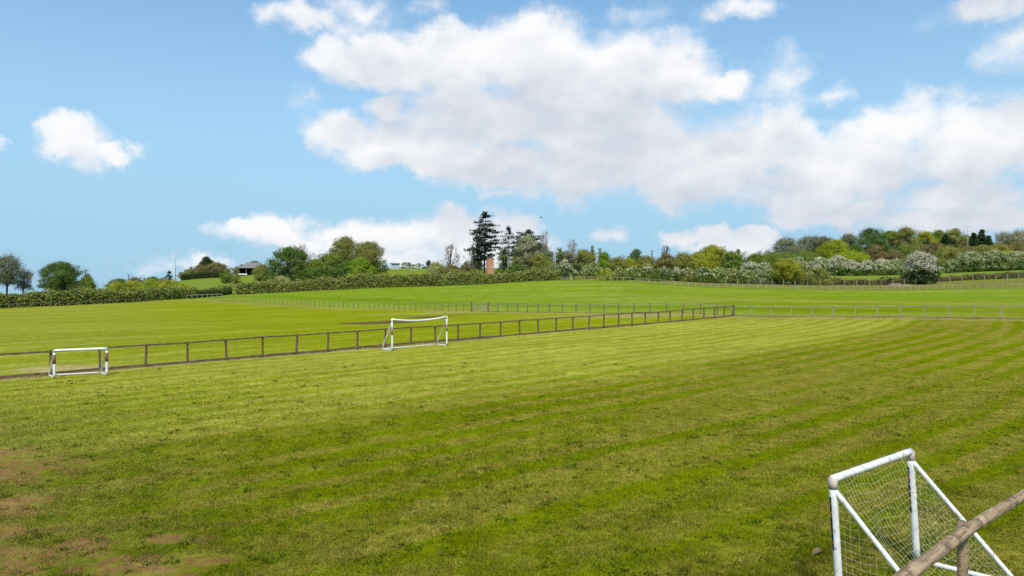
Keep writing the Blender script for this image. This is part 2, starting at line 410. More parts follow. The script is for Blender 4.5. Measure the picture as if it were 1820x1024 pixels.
# value noise in numpy
def vnoise(x, y, seed):
    tb = rs(seed).rand(256, 256)
    xi = np.floor(x).astype(int); yi = np.floor(y).astype(int); fx = x - xi; fy = y - yi
    fx = fx * fx * (3 - 2 * fx); fy = fy * fy * (3 - 2 * fy)
    a = tb[xi % 256, yi % 256]; b = tb[(xi + 1) % 256, yi % 256]; c = tb[xi % 256, (yi + 1) % 256]; d = tb[(xi + 1) % 256, (yi + 1) % 256]
    return (a * (1 - fx) + b * fx) * (1 - fy) + (c * (1 - fx) + d * fx) * fy

# ------------------------------------------------------------------ ground sheet
def axis(lo, hi, fine_lo, fine_hi, d0, grow):
    mids = list(np.arange(fine_lo, fine_hi + 1e-6, d0))
    up = []; x = mids[-1]; d = d0
    while x < hi: d *= grow; x += d; up.append(x)
    dn = []; x = mids[0]; d = d0
    while x > lo: d *= grow; x -= d; dn.append(x)
    return np.array(dn[::-1] + mids + up)
xs = axis(-1500, 1500, -26, 26, 0.5, 1.025)
ys = axis(-400, 2200, 0, 50, 0.5, 1.018)
GX, GY = np.meshgrid(xs, ys)
GZ = height(GX, GY)
GZ = GZ + (vnoise(GX * 0.8, GY * 0.8, 3) - 0.5) * 0.05 + (vnoise(GX * 0.21, GY * 0.21, 4) - 0.5) * 0.10
gb = MB()
nx, ny = len(xs), len(ys)
I = np.arange(nx * ny).reshape(ny, nx)
gb.add(np.stack([GX, GY, GZ], 2).reshape(-1, 3), np.stack([I[:-1, :-1], I[:-1, 1:], I[1:, 1:], I[1:, :-1]], 2).reshape(-1, 4))
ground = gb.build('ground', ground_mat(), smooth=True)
set_attrs(ground.data, GX.ravel(), GY.ravel())
tag(ground, kind='structure')

# ------------------------------------------------------------------ short grass standing on the nearer turf
def make_grass(n=520000):
    r = rs(7)
    k = 1.0 / r.uniform(1 / 48.0, 1 / 9.5, n)          # even spread over the view: y = 1/k
    Y = k
    X = r.uniform(-0.86, 0.86, n) * Y
    clump = vnoise(X * 1.3, Y * 1.3, 11) * 0.45 + vnoise(X * 3.7 + Y, Y * 3.7 - X, 12) * 0.3 + r.rand(n) * 0.25
    s, w, d = rowcoords(X, Y)
    rowg = vnoise(s * 0.08, w * 0.62, 13)
    keep = (d > 0.2) & (r.rand(n) < (0.6 + 0.55 * clump))
    bare = np.zeros(n)
    for bx, by, brx, bry in DIRT:
        q = np.hypot((X - bx) / brx, (Y - by) / bry) + (vnoise(X * 1.3, Y * 1.3, 14) - 0.5) * 1.2
        bare = np.maximum(bare, 1 - sstep(q, 0.4, 1.1))
    keep &= r.rand(n) > bare * 0.6
    X, Y, clump, rowg, bare = X[keep], Y[keep], clump[keep], rowg[keep], bare[keep]
    n = len(X)
    Z = height(X, Y) + (vnoise(X * 0.8, Y * 0.8, 3) - 0.5) * 0.05 + (vnoise(X * 0.21, Y * 0.21, 4) - 0.5) * 0.10
    h = (0.020 + 0.040 * clump ** 1.5 + 0.024 * rowg ** 2) * (0.35 + 0.65 * sstep(-Y, -48, -22)) * r.uniform(0.6, 1.35, n) * (1 - 0.5 * bare)
    wd = np.clip(0.00062 * Y, 0.007, 0.022) * r.uniform(0.7, 1.3, n)
    th = r.uniform(0, 2 * math.pi, n); lean = r.uniform(0.1, 1.0, n) * h; ph = r.uniform(0, 2 * math.pi, n)
    base = np.stack([X, Y, Z - 0.004], 1)
    dx = np.stack([np.cos(th) * wd, np.sin(th) * wd, 0 * th], 1)
    tip = base + np.stack([np.cos(ph) * lean, np.sin(ph) * lean, h], 1)
    V = np.stack([base - dx, base + dx, tip], 1).reshape(-1, 3)
    b = MB(); b.add(V, None, np.arange(3 * n).reshape(-1, 3))
    o = b.build('grass', blade_mat())
    set_attrs(o.data, np.repeat(X, 3), np.repeat(Y, 3))
    tag(o, 'short mown grass blades covering the near half of the pitch', 'grass', kind='stuff')
make_grass()

# ------------------------------------------------------------------ plants
BARK = surf_mat('bark', (0.075, 0.06, 0.045), (0.17, 0.14, 0.11), (3, 3, 1.2), 0.9, 0.4)
BARKD = surf_mat('dark_bark', (0.03, 0.027, 0.024), (0.075, 0.065, 0.055), (3, 3, 1.2), 0.9, 0.4)
BARKP = surf_mat('pale_bark', (0.17, 0.155, 0.13), (0.30, 0.28, 0.24), (3, 3, 1.2), 0.9, 0.3)
TWIG = surf_mat('twig', (0.13, 0.105, 0.09), (0.23, 0.19, 0.165), (2, 2, 2), 0.9, 0)
TWIGP = surf_mat('pale_twig', (0.26, 0.24, 0.21), (0.40, 0.37, 0.33), (2, 2, 2), 0.9, 0)
COL = dict(dark=(0.116, 0.197, 0.039), deep=(0.050, 0.082, 0.032), mid=(0.191, 0.269, 0.048), olive=(0.269, 0.292, 0.068), yellow=(0.349, 0.382, 0.042),
           brown=(0.230, 0.217, 0.078), pale=(0.382, 0.407, 0.236), bright=(0.217, 0.349, 0.034), pine=(0.050, 0.070, 0.050), grey=(0.257, 0.283, 0.158),
           hedge=(0.269, 0.322, 0.068), cream=(0.382, 0.407, 0.164), lime=(0.329, 0.407, 0.034), rust=(0.224, 0.197, 0.078))
BLOSSOM = leaf_mat((0.74, 0.72, 0.53), 0.25, 0.15)
BLOSSOMC = leaf_mat((0.54, 0.55, 0.32), 0.25, 0.22)

def unit(v): return v / (np.linalg.norm(v, axis=-1, keepdims=True) + 1e-9)

def quads_at(b, pts, nrm, size, r, aspect=1.0):
    n = len(pts)
    a = unit(np.cross(nrm, unit(r.normal(size=(n, 3)))))
    c = np.cross(nrm, a)
    sz = np.asarray(size).reshape(-1, 1)
    a = a * sz * 0.5 * aspect; c = c * sz * 0.5
    V = np.stack([pts - a, pts + c * 0.8, pts + a, pts - c * 0.8], 1).reshape(-1, 3)
    b.add(V, np.arange(4 * n).reshape(-1, 4))

def limb(p0, p1, r, n=5, sag=0.15):
    t = np.linspace(0, 1, n)[:, None]
    m = (p0 + p1) / 2 + np.array([0, 0, -sag * np.linalg.norm(p1 - p0)]) + r.normal(size=3) * 0.06 * np.linalg.norm(p1 - p0)
    return (1 - t) ** 2 * p0 + 2 * t * (1 - t) * m + t ** 2 * p1

def envelope(shape, t):
    """half-width (0..1) of a crown at height fraction t"""
    t = np.asarray(t, float)
    if shape == 'round': return np.sqrt(np.clip(1 - (2 * t - 0.9) ** 2 / 1.25, 0.02, 1))
    if shape == 'dome': return np.sqrt(np.clip(1 - t ** 3.2, 0.02, 1))
    if shape == 'cone': return np.clip(1.02 - t, 0.04, 1) ** 0.85
    if shape == 'column': return np.clip(np.minimum(1, (1.03 - t) * 4), 0.1, 1) * np.clip(0.55 + t * 2, 0, 1)
    if shape == 'vase': return np.clip(0.30 + 0.85 * t, 0, 1) * np.sqrt(np.clip(1.05 - t ** 5, 0.05, 1))
    if shape == 'flat': return np.clip(0.55 + 0.5 * t, 0, 1) * np.sqrt(np.clip(1.05 - t ** 4, 0.05, 1))
    return 0 * t + 1

def tree(name, label, cat, group, loc, H, W, col, shape='round', skirt=0.18, dens=1.0, leaf=0.36, lumps=None, seed=0, bark=None,
         trunk_r=None, blossom=0.0, blow=-1.0, bmat=None, twigs=0.0, cl=None, lean=0.0, trunk=True):
    """tapered trunk with limbs; foliage in clumps held by the limbs"""
    r = rs(seed + 17)
    root = empty(name, loc, 0, label, cat, group)
    R = W / 2 * 1.38; H = H * 1.04
    z0 = H * skirt
    area = math.pi * R * (H - z0)
    K = int(lumps or np.clip(area * 1.15, 14, 230))
    rc = cl or np.clip(0.19 * min(W, H - z0), 0.35, 1.7)
    t = r.beta(0.9, 1.05, K)
    phi = r.uniform(0, 2 * math.pi, K)
    bump = 0.82 + 0.22 * np.sin(phi * 2 + r.uniform(0, 6)) * np.sin(t * 5 + r.uniform(0, 6)) + 0.16 * r.normal(size=K)
    rad = envelope(shape, t) * (R - rc * 0.45) * np.sqrt(r.uniform(0.12, 1, K)) * np.clip(bump, 0.45, 1.15)
    top = H - rc * 0.55
    zz = z0 + rc * 0.4 + (top - z0 - rc * 0.4) * t * np.clip(1 + 0.05 * r.normal(size=K), 0.8, 1.0)
    cen = np.stack([rad * np.cos(phi) + lean * zz, rad * np.sin(phi), zz], 1)
    cen[0] = (lean * top, 0, top)
    mid = np.array([lean * (z0 + H) / 2, 0, z0 * 0.6 + H * 0.4])
    # trunk and limbs
    if trunk:
        tb = MB()
        tr = trunk_r or max(0.07, 0.022 * H)
        zs = np.linspace(-0.25, H * 0.86, 7)
        P = np.stack([lean * zs + 0.04 * W * np.sin(zs / H * 5 + seed) * (zs / H), 0.03 * W * np.cos(zs / H * 4 + seed) * (zs / H), zs], 1)
        tb.tube(P, np.linspace(tr * 1.15, tr * 0.2, 7), 6)
        for k in range(min(K, 34)):
            c = cen[k]; h0 = np.clip(c[2] * r.uniform(0.45, 0.75), z0 * 0.6, H * 0.8)
            p0 = np.array([lean * h0, 0, h0])
            tb.tube(limb(p0, c, r, 4, 0.12), np.linspace(tr * 0.42, tr * 0.09, 4), 4, cap=False)
        if twigs:
            tw = int(twigs * K)
            idx = r.randint(0, K, tw); dirs = unit(unit(cen[idx] - mid) + r.normal(size=(tw, 3)) * 0.55 + np.array([0, 0, 0.4]))
            L = rc * r.uniform(0.8, 1.9, tw)[:, None]
            side = unit(np.cross(dirs, r.normal(size=(tw, 3)))) * 0.035
            p = cen[idx] + r.normal(size=(tw, 3)) * rc * 0.3
            tb.add(np.stack([p - side, p + side, p + dirs * L], 1).reshape(-1, 3), None, np.arange(3 * tw).reshape(-1, 3))
        tb.build('trunk', bark or BARK, root)
    # foliage
    npc = max(6, int(26 * dens * (rc / 0.9) ** 2 * (0.36 / leaf) ** 2))
    lb = MB()
    d = r.normal(size=(K, npc, 3)); d = unit(d) * (r.uniform(0.15, 1, (K, npc, 1)) ** 0.45)
    sc = rc * r.uniform(0.7, 1.25, (K, 1, 1))
    pts = (cen[:, None] + d * sc * np.array([1, 1, 0.68])).reshape(-1, 3)
    nr = unit(unit(pts - np.repeat(cen, npc, 0)) * 0.9 + unit(pts - mid) * 0.5 + np.array([0, 0, 0.35]) + r.normal(size=pts.shape) * 0.45)
    ok = pts[:, 2] > 0.05
    pts, nr = pts[ok], nr[ok]
    quads_at(lb, pts, nr, leaf * r.uniform(0.6, 1.35, len(pts)), r)
    lb.build('crown', leaf_mat(COL[col] if isinstance(col, str) else col), root)
    if blossom:
        bb = MB()
        nb = unit(pts - mid)
        n0 = np.sin(pts[:, 0] * 1.6 + seed) * np.sin(pts[:, 1] * 1.5 + 1 + seed) + np.sin(pts[:, 2] * 2.1 + seed * 0.7)
        sel = (r.rand(len(pts)) < 0.72 * blossom * np.clip(0.45 + 0.75 * nb[:, 2] + 0.32 * n0, 0, 1.6)) & (np.linalg.norm((pts - mid) / np.array([R, R, H / 2]), axis=1) > 0.45)
        sel &= pts[:, 2] + r.normal(size=len(pts)) * 0.09 * H > blow * H
        q = pts[sel] + nr[sel] * 0.16 + nb[sel] * 0.06
        q = np.vstack([q, q + r.normal(size=q.shape) * 0.16])
        nn = unit(np.vstack([nr[sel]] * 2) + r.normal(size=q.shape) * 0.35 + np.array([0, 0, 0.3]))
        if len(q):
            quads_at(bb, q, nn, leaf * 0.72 * r.uniform(0.6, 1.3, len(q)), r)
            bb.build('blossom', bmat or BLOSSOM, root)
    return root

def bare_tree(name, label, cat, group, loc, H, W, shape='vase', seed=0, pale=False, dens=1.0, skirt=0.25, bud=None, brown=False):
    """leafless or barely budding tree: trunk, limbs and a haze of twigs"""
    r = rs(seed + 5)
    root = empty(name, loc, 0, label, cat, group)
    R = W / 2; z0 = H * skirt; K = int(46 * dens)
    t = r.beta(1.2, 1.0, K); phi = r.uniform(0, 2 * math.pi, K)
    rad = envelope(shape, t) * R * np.sqrt(r.uniform(0.1, 1, K))
    cen = np.stack([rad * np.cos(phi), rad * np.sin(phi), z0 + (H * 0.97 - z0) * t], 1)
    tr = max(0.08, 0.02 * H)
    tb = MB(); zs = np.linspace(-0.25, H * 0.9, 6)
    tb.tube(np.stack([0.05 * W * np.sin(zs / H * 4 + seed), 0 * zs, zs], 1), np.linspace(tr, tr * 0.18, 6), 6)
    wb = MB()
    for k in range(K):
        h0 = np.clip(cen[k][2] * r.uniform(0.4, 0.8), z0 * 0.5, H * 0.85)
        tb.tube(limb(np.array([0, 0, h0]), cen[k], r, 4, 0.1), np.linspace(tr * 0.36, 0.035, 4), 3, cap=False)
    n = int(16 * K * dens)
    idx = r.randint(0, K, n)
    dirs = unit(unit(cen[idx] - np.array([0, 0, H * 0.35])) + r.normal(size=(n, 3)) * 0.6 + np.array([0, 0, 0.3]))
    p = cen[idx] * r.uniform(0.8, 1.0, (n, 1)); p[:, 2] = cen[idx][:, 2] - r.uniform(0, 0.6, n)
    side = unit(np.cross(dirs, r.normal(size=(n, 3)))) * 0.03
    L = 0.12 * H * r.uniform(0.5, 1.2, (n, 1))
    wb.add(np.stack([p - side, p + side, p + dirs * L], 1).reshape(-1, 3), None, np.arange(3 * n).reshape(-1, 3))
    tb.build('trunk', BARKP if pale else BARK, root)
    wb.build('crown', TWIGP if pale else TWIG, root)
    if bud:
        lb = MB(); m = int(11 * K * dens)
        idx = r.randint(0, K, m)
        q = cen[idx] + r.normal(size=(m, 3)) * 0.10 * W
        quads_at(lb, q, unit(r.normal(size=(m, 3)) + np.array([0, 0, 0.6])), 0.26 * r.uniform(0.6, 1.3, m), r)
        lb.build('foliage', leaf_mat(COL[bud]), root)
    return root

def pine(name, label, cat, group, loc, H, W, seed=0, skirt=0.3, levels=13, sparse=1.0, prof=None, col='pine', bark=None, leaf=0.42, up=0.12):
    """conifer: straight trunk, whorls of horizontal boughs carrying flat needle plates"""
    r = rs(seed + 3)
    root = empty(name, loc, 0, label, cat, group)
    tr = 0.017 * H + 0.06
    tb = MB(); zs = np.linspace(-0.3, H * 0.98, 7)
    tb.tube(np.stack([0.02 * W * np.sin(zs / H * 5 + seed), 0 * zs, zs], 1), np.linspace(tr, 0.05, 7), 6)
    lb = MB(); P = []; NN = []
    for i in range(levels):
        f = np.clip((i + r.uniform(-0.6, 0.6)) / (levels - 1), 0, 1)
        wl = (prof(f) if prof else (1.03 - f) ** 0.7) * W / 2
        nb = max(2, int(round(r.uniform(2.2, 4.4) * sparse)))
        ph0 = r.uniform(0, 6.28)
        for k in range(nb):
            z = H * (skirt + (0.96 - skirt) * np.clip(f + r.uniform(-0.035, 0.035), 0, 1))
            a = ph0 + k * 2 * math.pi / nb + r.uniform(-0.6, 0.6)
            L = wl * r.uniform(0.45, 1.12)
            e = np.array([math.cos(a) * L, math.sin(a) * L, (up + r.uniform(-0.12, 0.2)) * L])
            p0 = np.array([0, 0, z])
            tb.tube(limb(p0, p0 + e, r, 4, 0.08), np.linspace(tr * 0.28, 0.03, 4), 3, cap=False)
            for _ in range(max(2, int(L * 1.35))):            # needle tufts along the bough
                u = r.uniform(0.3, 1.05) ** 0.8
                c = p0 + e * u + np.array([r.normal() * 0.16 * L, r.normal() * 0.16 * L, r.uniform(0.0, 0.35)])
                m = int(20 * sparse); w_ = 0.28 + 0.14 * L * r.uniform(0.5, 1.2)
                q = c + r.normal(size=(m, 3)) * np.array([w_, w_, 0.17])
                P.append(q); NN.append(unit(r.normal(size=(m, 3)) * 0.7 + np.array([0, 0, 1.0])))
    m = 60
    P.append(np.stack([r.normal(size=m) * W * 0.05, r.normal(size=m) * W * 0.05, H * r.uniform(0.9, 1.0, m)], 1)); NN.append(unit(r.normal(size=(m, 3))))
    P = np.vstack(P); NN = np.vstack(NN)
    quads_at(lb, P, NN, leaf * r.uniform(0.6, 1.35, len(P)), r, 1.25)
    tb.build('trunk', bark or BARKD, root)
    lb.build('crown', leaf_mat(COL[col], 0.12), root)
    return root

def hedge(label, group, poly, hs, wid, col, dens=13.0, leaf=0.36, blossom=0.0, seed=0, bmat=None, round_=0.55, name='hedge', trimmed=0.12):
    """long hedge: twiggy core coloured dark for shade, leafy skin; hs = heights along its length"""
    r = rs(seed + 29)
    P = resample(poly, 1.0); n = len(P)
    x0, y0 = P[n // 2]; z0 = H1(x0, y0)
    root = empty(name, (x0, y0, z0), 0, label, 'hedge', group)
    T = np.gradient(P, axis=0); T /= np.linalg.norm(T, axis=1)[:, None]; S = np.stack([-T[:, 1], T[:, 0]], 1)
    g = height(P[:, 0], P[:, 1])
    u = np.linspace(0, 1, n)
    hh = np.interp(u, np.linspace(0, 1, len(hs)), hs)
    hh = hh * (1 + trimmed * (vnoise(np.arange(n) * 0.33, np.zeros(n) + seed, seed) - 0.5) * 2 + trimmed * 0.6 * (vnoise(np.arange(n) * 0.9, np.zeros(n) + seed, seed + 1) - 0.5) * 2)
    # inner branchwork as a solid core, its dark colour standing in for inner shade
    cb = MB()
    cr = []
    for f, v in ((-0.24, 0.0), (-0.28, 0.6), (-0.15, 0.80), (0.15, 0.80), (0.28, 0.6), (0.24, 0.0)):
        cr.append(np.stack([P[:, 0] + S[:, 0] * f * wid, P[:, 1] + S[:, 1] * f * wid, g + hh * v - (0.1 if v == 0 else 0)], 1))
    V = np.stack(cr, 1) - np.array([x0, y0, z0])
    V[:, 1:5] += r.normal(size=V[:, 1:5].shape) * 0.08
    q = []
    for k in range(5):
        i = np.arange(n - 1) * 6 + k
        q.append(np.stack([i, i + 1, i + 7, i + 6], 1))
    cb.add(V.reshape(-1, 3), np.vstack(q))
    cb.build('branches', leaf_mat((0.050, 0.056, 0.022), 0.0), root)
    L = n * 1.0
    per = 2 * hh.mean() + wid
    N = int(L * per * dens)
    i = r.uniform(0, n - 1.001, N); i0 = i.astype(int); f = (i - i0)[:, None]
    pb = P[i0] * (1 - f) + P[i0 + 1] * f; sb = S[i0]; gb_ = g[i0] * (1 - f[:, 0]) + g[i0 + 1] * f[:, 0]; hb = hh[i0] * (1 - f[:, 0]) + hh[i0 + 1] * f[:, 0]
    a = r.uniform(0, 1, N) * math.pi
    ca, sa = np.cos(a), np.sin(a)
    ex = np.sign(ca) * np.abs(ca) ** round_; ez = np.abs(sa) ** 0.75
    lump = 0.84 + 0.42 * (vnoise(i * 0.55, a * 1.6, seed + 5) - 0.5) + 0.2 * (vnoise(i * 1.4, a * 3.5, seed + 6) - 0.5)
    dep = 1 - 0.22 * r.rand(N) ** 2
    off = ex * wid / 2 * lump * dep; hz = hb * np.clip(ez * lump * dep * 1.06, 0.02, 1.15)
    low = r.rand(N) < 0.44
    hz = np.where(low, hb * 0.8 * r.uniform(0.0, 1.0, N) ** 1.35 + 0.06, hz)
    off = np.where(low, np.sign(ca) * wid / 2 * (0.72 + 0.30 * r.rand(N)) * lump / 0.9, off)
    off = off * (0.84 + 0.2 * sstep(hz / hb, 0.05, 0.62)) * (1 + 0.22 * (vnoise(i * 0.9, hz * 1.1, seed + 15) - 0.5))
    pts = np.stack([pb[:, 0] + sb[:, 0] * off, pb[:, 1] + sb[:, 1] * off, gb_ + hz], 1)
    nr = unit(np.stack([sb[:, 0] * ca * 1.1, sb[:, 1] * ca * 1.1, sa * 1.1 + 0.1], 1) + r.normal(size=(N, 3)) * 0.5)
    pts -= np.array([x0, y0, z0])
    lb = MB(); quads_at(lb, pts, nr, leaf * r.uniform(0.6, 1.35, N), r)
    lb.build('foliage', leaf_mat(COL[col] if isinstance(col, str) else col), root)
    if blossom:
        k = vnoise(i * 0.16, a * 1.2, seed + 8) * 0.7 + vnoise(i * 0.7, a * 2.5, seed + 9) * 0.5
        sel = r.rand(N) < blossom * np.clip((k - 0.5) * 4, 0, 1) * np.clip(hz / hb, 0.15, 1) ** 1.2
        q = pts[sel] + nr[sel] * 0.15
        if len(q):
            bb = MB(); quads_at(bb, q, nr[sel], leaf * 0.75 * r.uniform(0.6, 1.3, len(q)), r)
            bb.build('blossom', bmat or BLOSSOMC, root)
    return root
# ------------------------------------------------------------------ where plants stand
_sd = [100]
def spot(px, Y):
    X = (px - CX) / F * Y
    return (X, Y, H1(X, Y))
def dims(px, ytop, wpx, Y):
    p = spot(px, Y)
    return p, (EYE + (CY - ytop) / F * Y) - p[2], wpx / F * Y
def T(name, cat, group, rows, **kw):
    for row in rows:
        px, yt, wp, Y, col, shape, label = row[:7]
        ex = dict(kw); ex.update(row[7] if len(row) > 7 else {})
        p, H, W = dims(px, yt, wp, Y)
        _sd[0] += 1
        tree(name, label, cat, group, p, H, W, col, shape, seed=_sd[0], **ex)
def B(rows, group, **kw):
    for row in rows:
        px, yt, wp, Y, shape, label = row[:6]
        ex = dict(kw); ex.update(row[6] if len(row) > 6 else {})
        p, H, W = dims(px, yt, wp, Y)
        _sd[0] += 1
        bare_tree('bare_tree', label, 'tree', group, p, H, W, shape, seed=_sd[0], **ex)

# --- far left skyline
G = 'skyline trees above the left hedge'
T('broadleaf_tree', 'tree', G, [
    (12, 456, 48, 262, 'grey', 'flat', 'wide thinly leaved tree with a layered crown at the far left end of the hedge', dict(skirt=0.28, dens=0.36, twigs=7, bark=BARKD)),
    (40, 481, 30, 268, 'grey', 'flat', 'small thin leaning tree between the layered tree and the dense round tree', dict(skirt=0.2, dens=0.34, twigs=7, lean=0.12, bark=BARKD))])
T('broadleaf_tree', 'tree', G, [
    (108, 466, 58, 270, 'dark', 'round', 'dense dark green tree standing alone against the sky above the left hedge', dict(skirt=0.08, dens=1.1, twigs=3)),
    (154, 487, 34, 275, 'mid', 'cone', 'small pointed green tree just beyond the lone dense dark tree', dict(skirt=0.02))])
G = 'yellow green bushes behind the left hedge'
T('bush', 'bush', G, [
    (205, 500, 40, 240, 'yellow', 'dome', 'yellow green bush at the sky end of the row behind the left hedge'),
    (236, 499, 44, 245, 'yellow', 'dome', 'yellow green bush second in the row behind the left hedge'),
    (268, 496, 48, 245, 'lime', 'dome', 'brightest yellow green bush in the row behind the left hedge'),
    (300, 497, 44, 245, 'yellow', 'dome', 'yellow green bush just before the thin mast behind the left hedge'),
    (326, 504, 38, 238, 'yellow', 'dome', 'low yellow green bush beside the foot of the thin mast')], skirt=0.0, trunk=False, leaf=0.34)
G = 'dark trees on the rise beyond the left hedge'
T('broadleaf_tree', 'tree', G, [
    (192, 504, 20, 330, 'deep', 'dome', 'small blue green tree at the lower end of the rise'),
    (212, 495, 34, 335, 'dark', 'dome', 'low dark tree beside the small blue green tree on the rise'),
    (240, 493, 34, 335, 'grey', 'dome', 'dull grey green tree under the first bare tree on the rise'),
    (272, 492, 36, 335, 'dark', 'dome', 'dark rounded tree in the middle of the rise left of the pointed conifer'),
    (288, 494, 26, 335, 'grey', 'dome', 'grey green scrubby tree touching the pointed conifer')], skirt=0.0)
B([(230, 485, 28, 340, 'round', 'brownish bare tree at the lower end of the rise', dict(brown=True)),
   (257, 488, 26, 340, 'round', 'bare twiggy tree midway along the rise')], G, dens=0.7)
pine('conifer', 'small dark pointed conifer beside the thin mast', 'conifer', G, *dims(301, 483, 17, 338), seed=2, skirt=0.05, levels=8)
hedge('very dark straight hedge along the top of the far green slope', None, [(spot(322, 425)[0], 425), (spot(360, 428)[0], 428), (spot(396, 415)[0], 415)], [4.6, 4.0, 4.4], 4, 'deep', dens=9, leaf=0.5, seed=31)
G = 'trees behind the dark far hedge'
T('broadleaf_tree', 'tree', G, [
    (338, 478, 34, 445, 'olive', 'dome', 'yellowish green tree behind the dark far hedge nearest the mast'),
    (356, 471, 24, 447, 'brown', 'dome', 'small brown olive tree between the yellowish tree and the tall dark one'),
    (386, 467, 42, 445, 'brown', 'round', 'brown olive spreading tree to the barn side of the tall dark tree', dict(twigs=3)),
    (367, 457, 24, 450, 'deep', 'round', 'tall blackish tree rising highest behind the dark far hedge', dict(skirt=0.02)),
    (341, 474, 12, 452, 'deep', 'round', 'tiny blackish tree top peeping over the yellowish tree')], skirt=0.0, leaf=0.5)
G = 'bushes in front of the barn'
T('bush', 'bush', G, [
    (404, 481, 27, 300, 'mid', 'round', 'dark upright bush left of the open barn'),
    (420, 486, 20, 292, 'olive', 'column', 'slim yellowish bush between the dark upright bush and the barn'),
    (410, 501, 38, 268, 'olive', 'dome', 'broad olive bush below the dark upright bush near the barn'),
    (388, 507, 34, 262, 'olive', 'dome', 'low olive bush at the foot of the far green slope'),
    (433, 506, 26, 244, 'deep', 'dome', 'small dark bush at the tip of the long clipped hedge'),
    (466, 470, 32, 300, 'olive', 'round', 'tall olive bush hiding the right end of the barn'),
    (482, 487, 30, 285, 'dark', 'dome', 'dark bush tucked under the big dark green tree')], skirt=0.0, leaf=0.36)
T('broadleaf_tree', 'tree', 'trees behind the barn', [
    (452, 464, 36, 420, 'mid', 'dome', 'low green tree spreading behind the barn roof'),
    (432, 470, 28, 415, 'rust', 'dome', 'rusty brown tree behind the left end of the barn'),
    (420, 473, 14, 420, 'grey', 'dome', 'small grey tree farthest left behind the barn')], skirt=0.0, leaf=0.5)
# --- wood left of centre
G = 'trees of the wood above the clipped hedge'
T('broadleaf_tree', 'tree', G, [
    (518, 439, 80, 268, 'dark', 'dome', 'broad dark green tree, largest in the wood beside the barn', dict(skirt=0.0, dens=1.25)),
    (560, 462, 50, 268, 'mid', 'dome', 'mid green tree leaning against the broad dark green tree', dict(skirt=0.0)),
    (590, 449, 64, 276, 'mid', 'dome', 'mid green tree with a flat airy top in the middle of the wood', dict(skirt=0.05, dens=0.9, twigs=2)),
    (612, 422, 44, 284, 'olive', 'round', 'tallest tree of the wood with an airy olive crown', dict(skirt=0.3, dens=0.85, twigs=3)),
    (556, 476, 70, 262, 'dark', 'dome', 'low dark green thicket tree at the foot of the wood', dict(skirt=0.0)),
    (612, 468, 56, 266, 'dark', 'dome', 'dark low tree beneath the tallest tree of the wood', dict(skirt=0.0)),
    (654, 431, 48, 274, 'olive', 'round', 'airy open topped tree at the right end of the wood', dict(skirt=0.35, dens=0.75, twigs=4)),
    (640, 458, 48, 266, 'bright', 'dome', 'bright green bushy tree under the airy open topped tree', dict(skirt=0.0)),
    (668, 463, 30, 272, 'mid', 'dome', 'mid green tree filling the foot of the airy open topped tree', dict(skirt=0.0)),
    (681, 463, 18, 268, 'dark', 'round', 'small round dark tree ending the wood beside the glass shed', dict(skirt=0.0))])
B([(560, 448, 36, 280, 'round', 'grey bare tree showing behind the mid green tree of the wood', dict(dens=0.9)),
   (537, 434, 34, 276, 'flat', 'dark bare branches topping the broad dark green tree', dict(dens=0.8, bud='deep', skirt=0.6))], G)
pine('conifer', 'dark conifer bough showing left of the broad dark green tree', 'conifer', G, *dims(484, 462, 30, 290), seed=8, skirt=0.1, levels=8)
G = 'low bushes along the back of the clipped hedge'
T('bush', 'bush', G, [
    (500, 490, 40, 246, 'cream', 'dome', 'pale cream flecked bush at the barn end behind the clipped hedge'),
    (640, 485, 50, 246, 'yellow', 'dome', 'yellow green low bush behind the clipped hedge below the bright green tree'),
    (690, 484, 46, 242, 'yellow', 'dome', 'yellow green low bush behind the clipped hedge in front of the glass shed'),
    (776, 466, 36, 250, 'cream', 'dome', 'bush dotted with yellow blossom behind the clipped hedge'),
    (800, 470, 50, 246, 'brown', 'dome', 'brownish bush in front of the small bare tree'),
    (806, 478, 44, 240, 'olive', 'dome', 'olive bush bulging over the clipped hedge below the small bare tree'),
    (825, 470, 30, 256, 'brown', 'dome', 'brown bush between the small bare tree and the pale bare tree'),
    (828, 465, 18, 262, 'deep', 'dome', 'blackish round bush beside the pale bare tree'),
    (846, 478, 34, 244, 'yellow', 'dome', 'yellow green bush at the foot of the tall pine'),
    (890, 479, 24, 243, 'mid', 'dome', 'mid green bush at the foot of the brick house'),
    (915, 470, 40, 250, 'dark', 'dome', 'dark bush under the slender pine'),
    (948, 474, 50, 248, 'mid', 'dome', 'mid green bush under the pale weeping tree'),
    (985, 472, 44, 246, 'grey', 'dome', 'grey green bush at the foot of the tall lamp pole')], skirt=0.0, trunk=False, leaf=0.34)
G = 'distant trees behind the small far goal'
T('broadleaf_tree', 'tree', G, [
    (722, 466, 32, 345, 'dark', 'dome', 'distant dark tree just right of the glass shed'),
    (744, 468, 36, 348, 'mid', 'dome', 'distant mid green tree directly behind the small far goal'),
    (762, 463, 20, 345, 'deep', 'cone', 'distant dark pointed tree beyond the small far goal')], skirt=0.0, leaf=0.45)
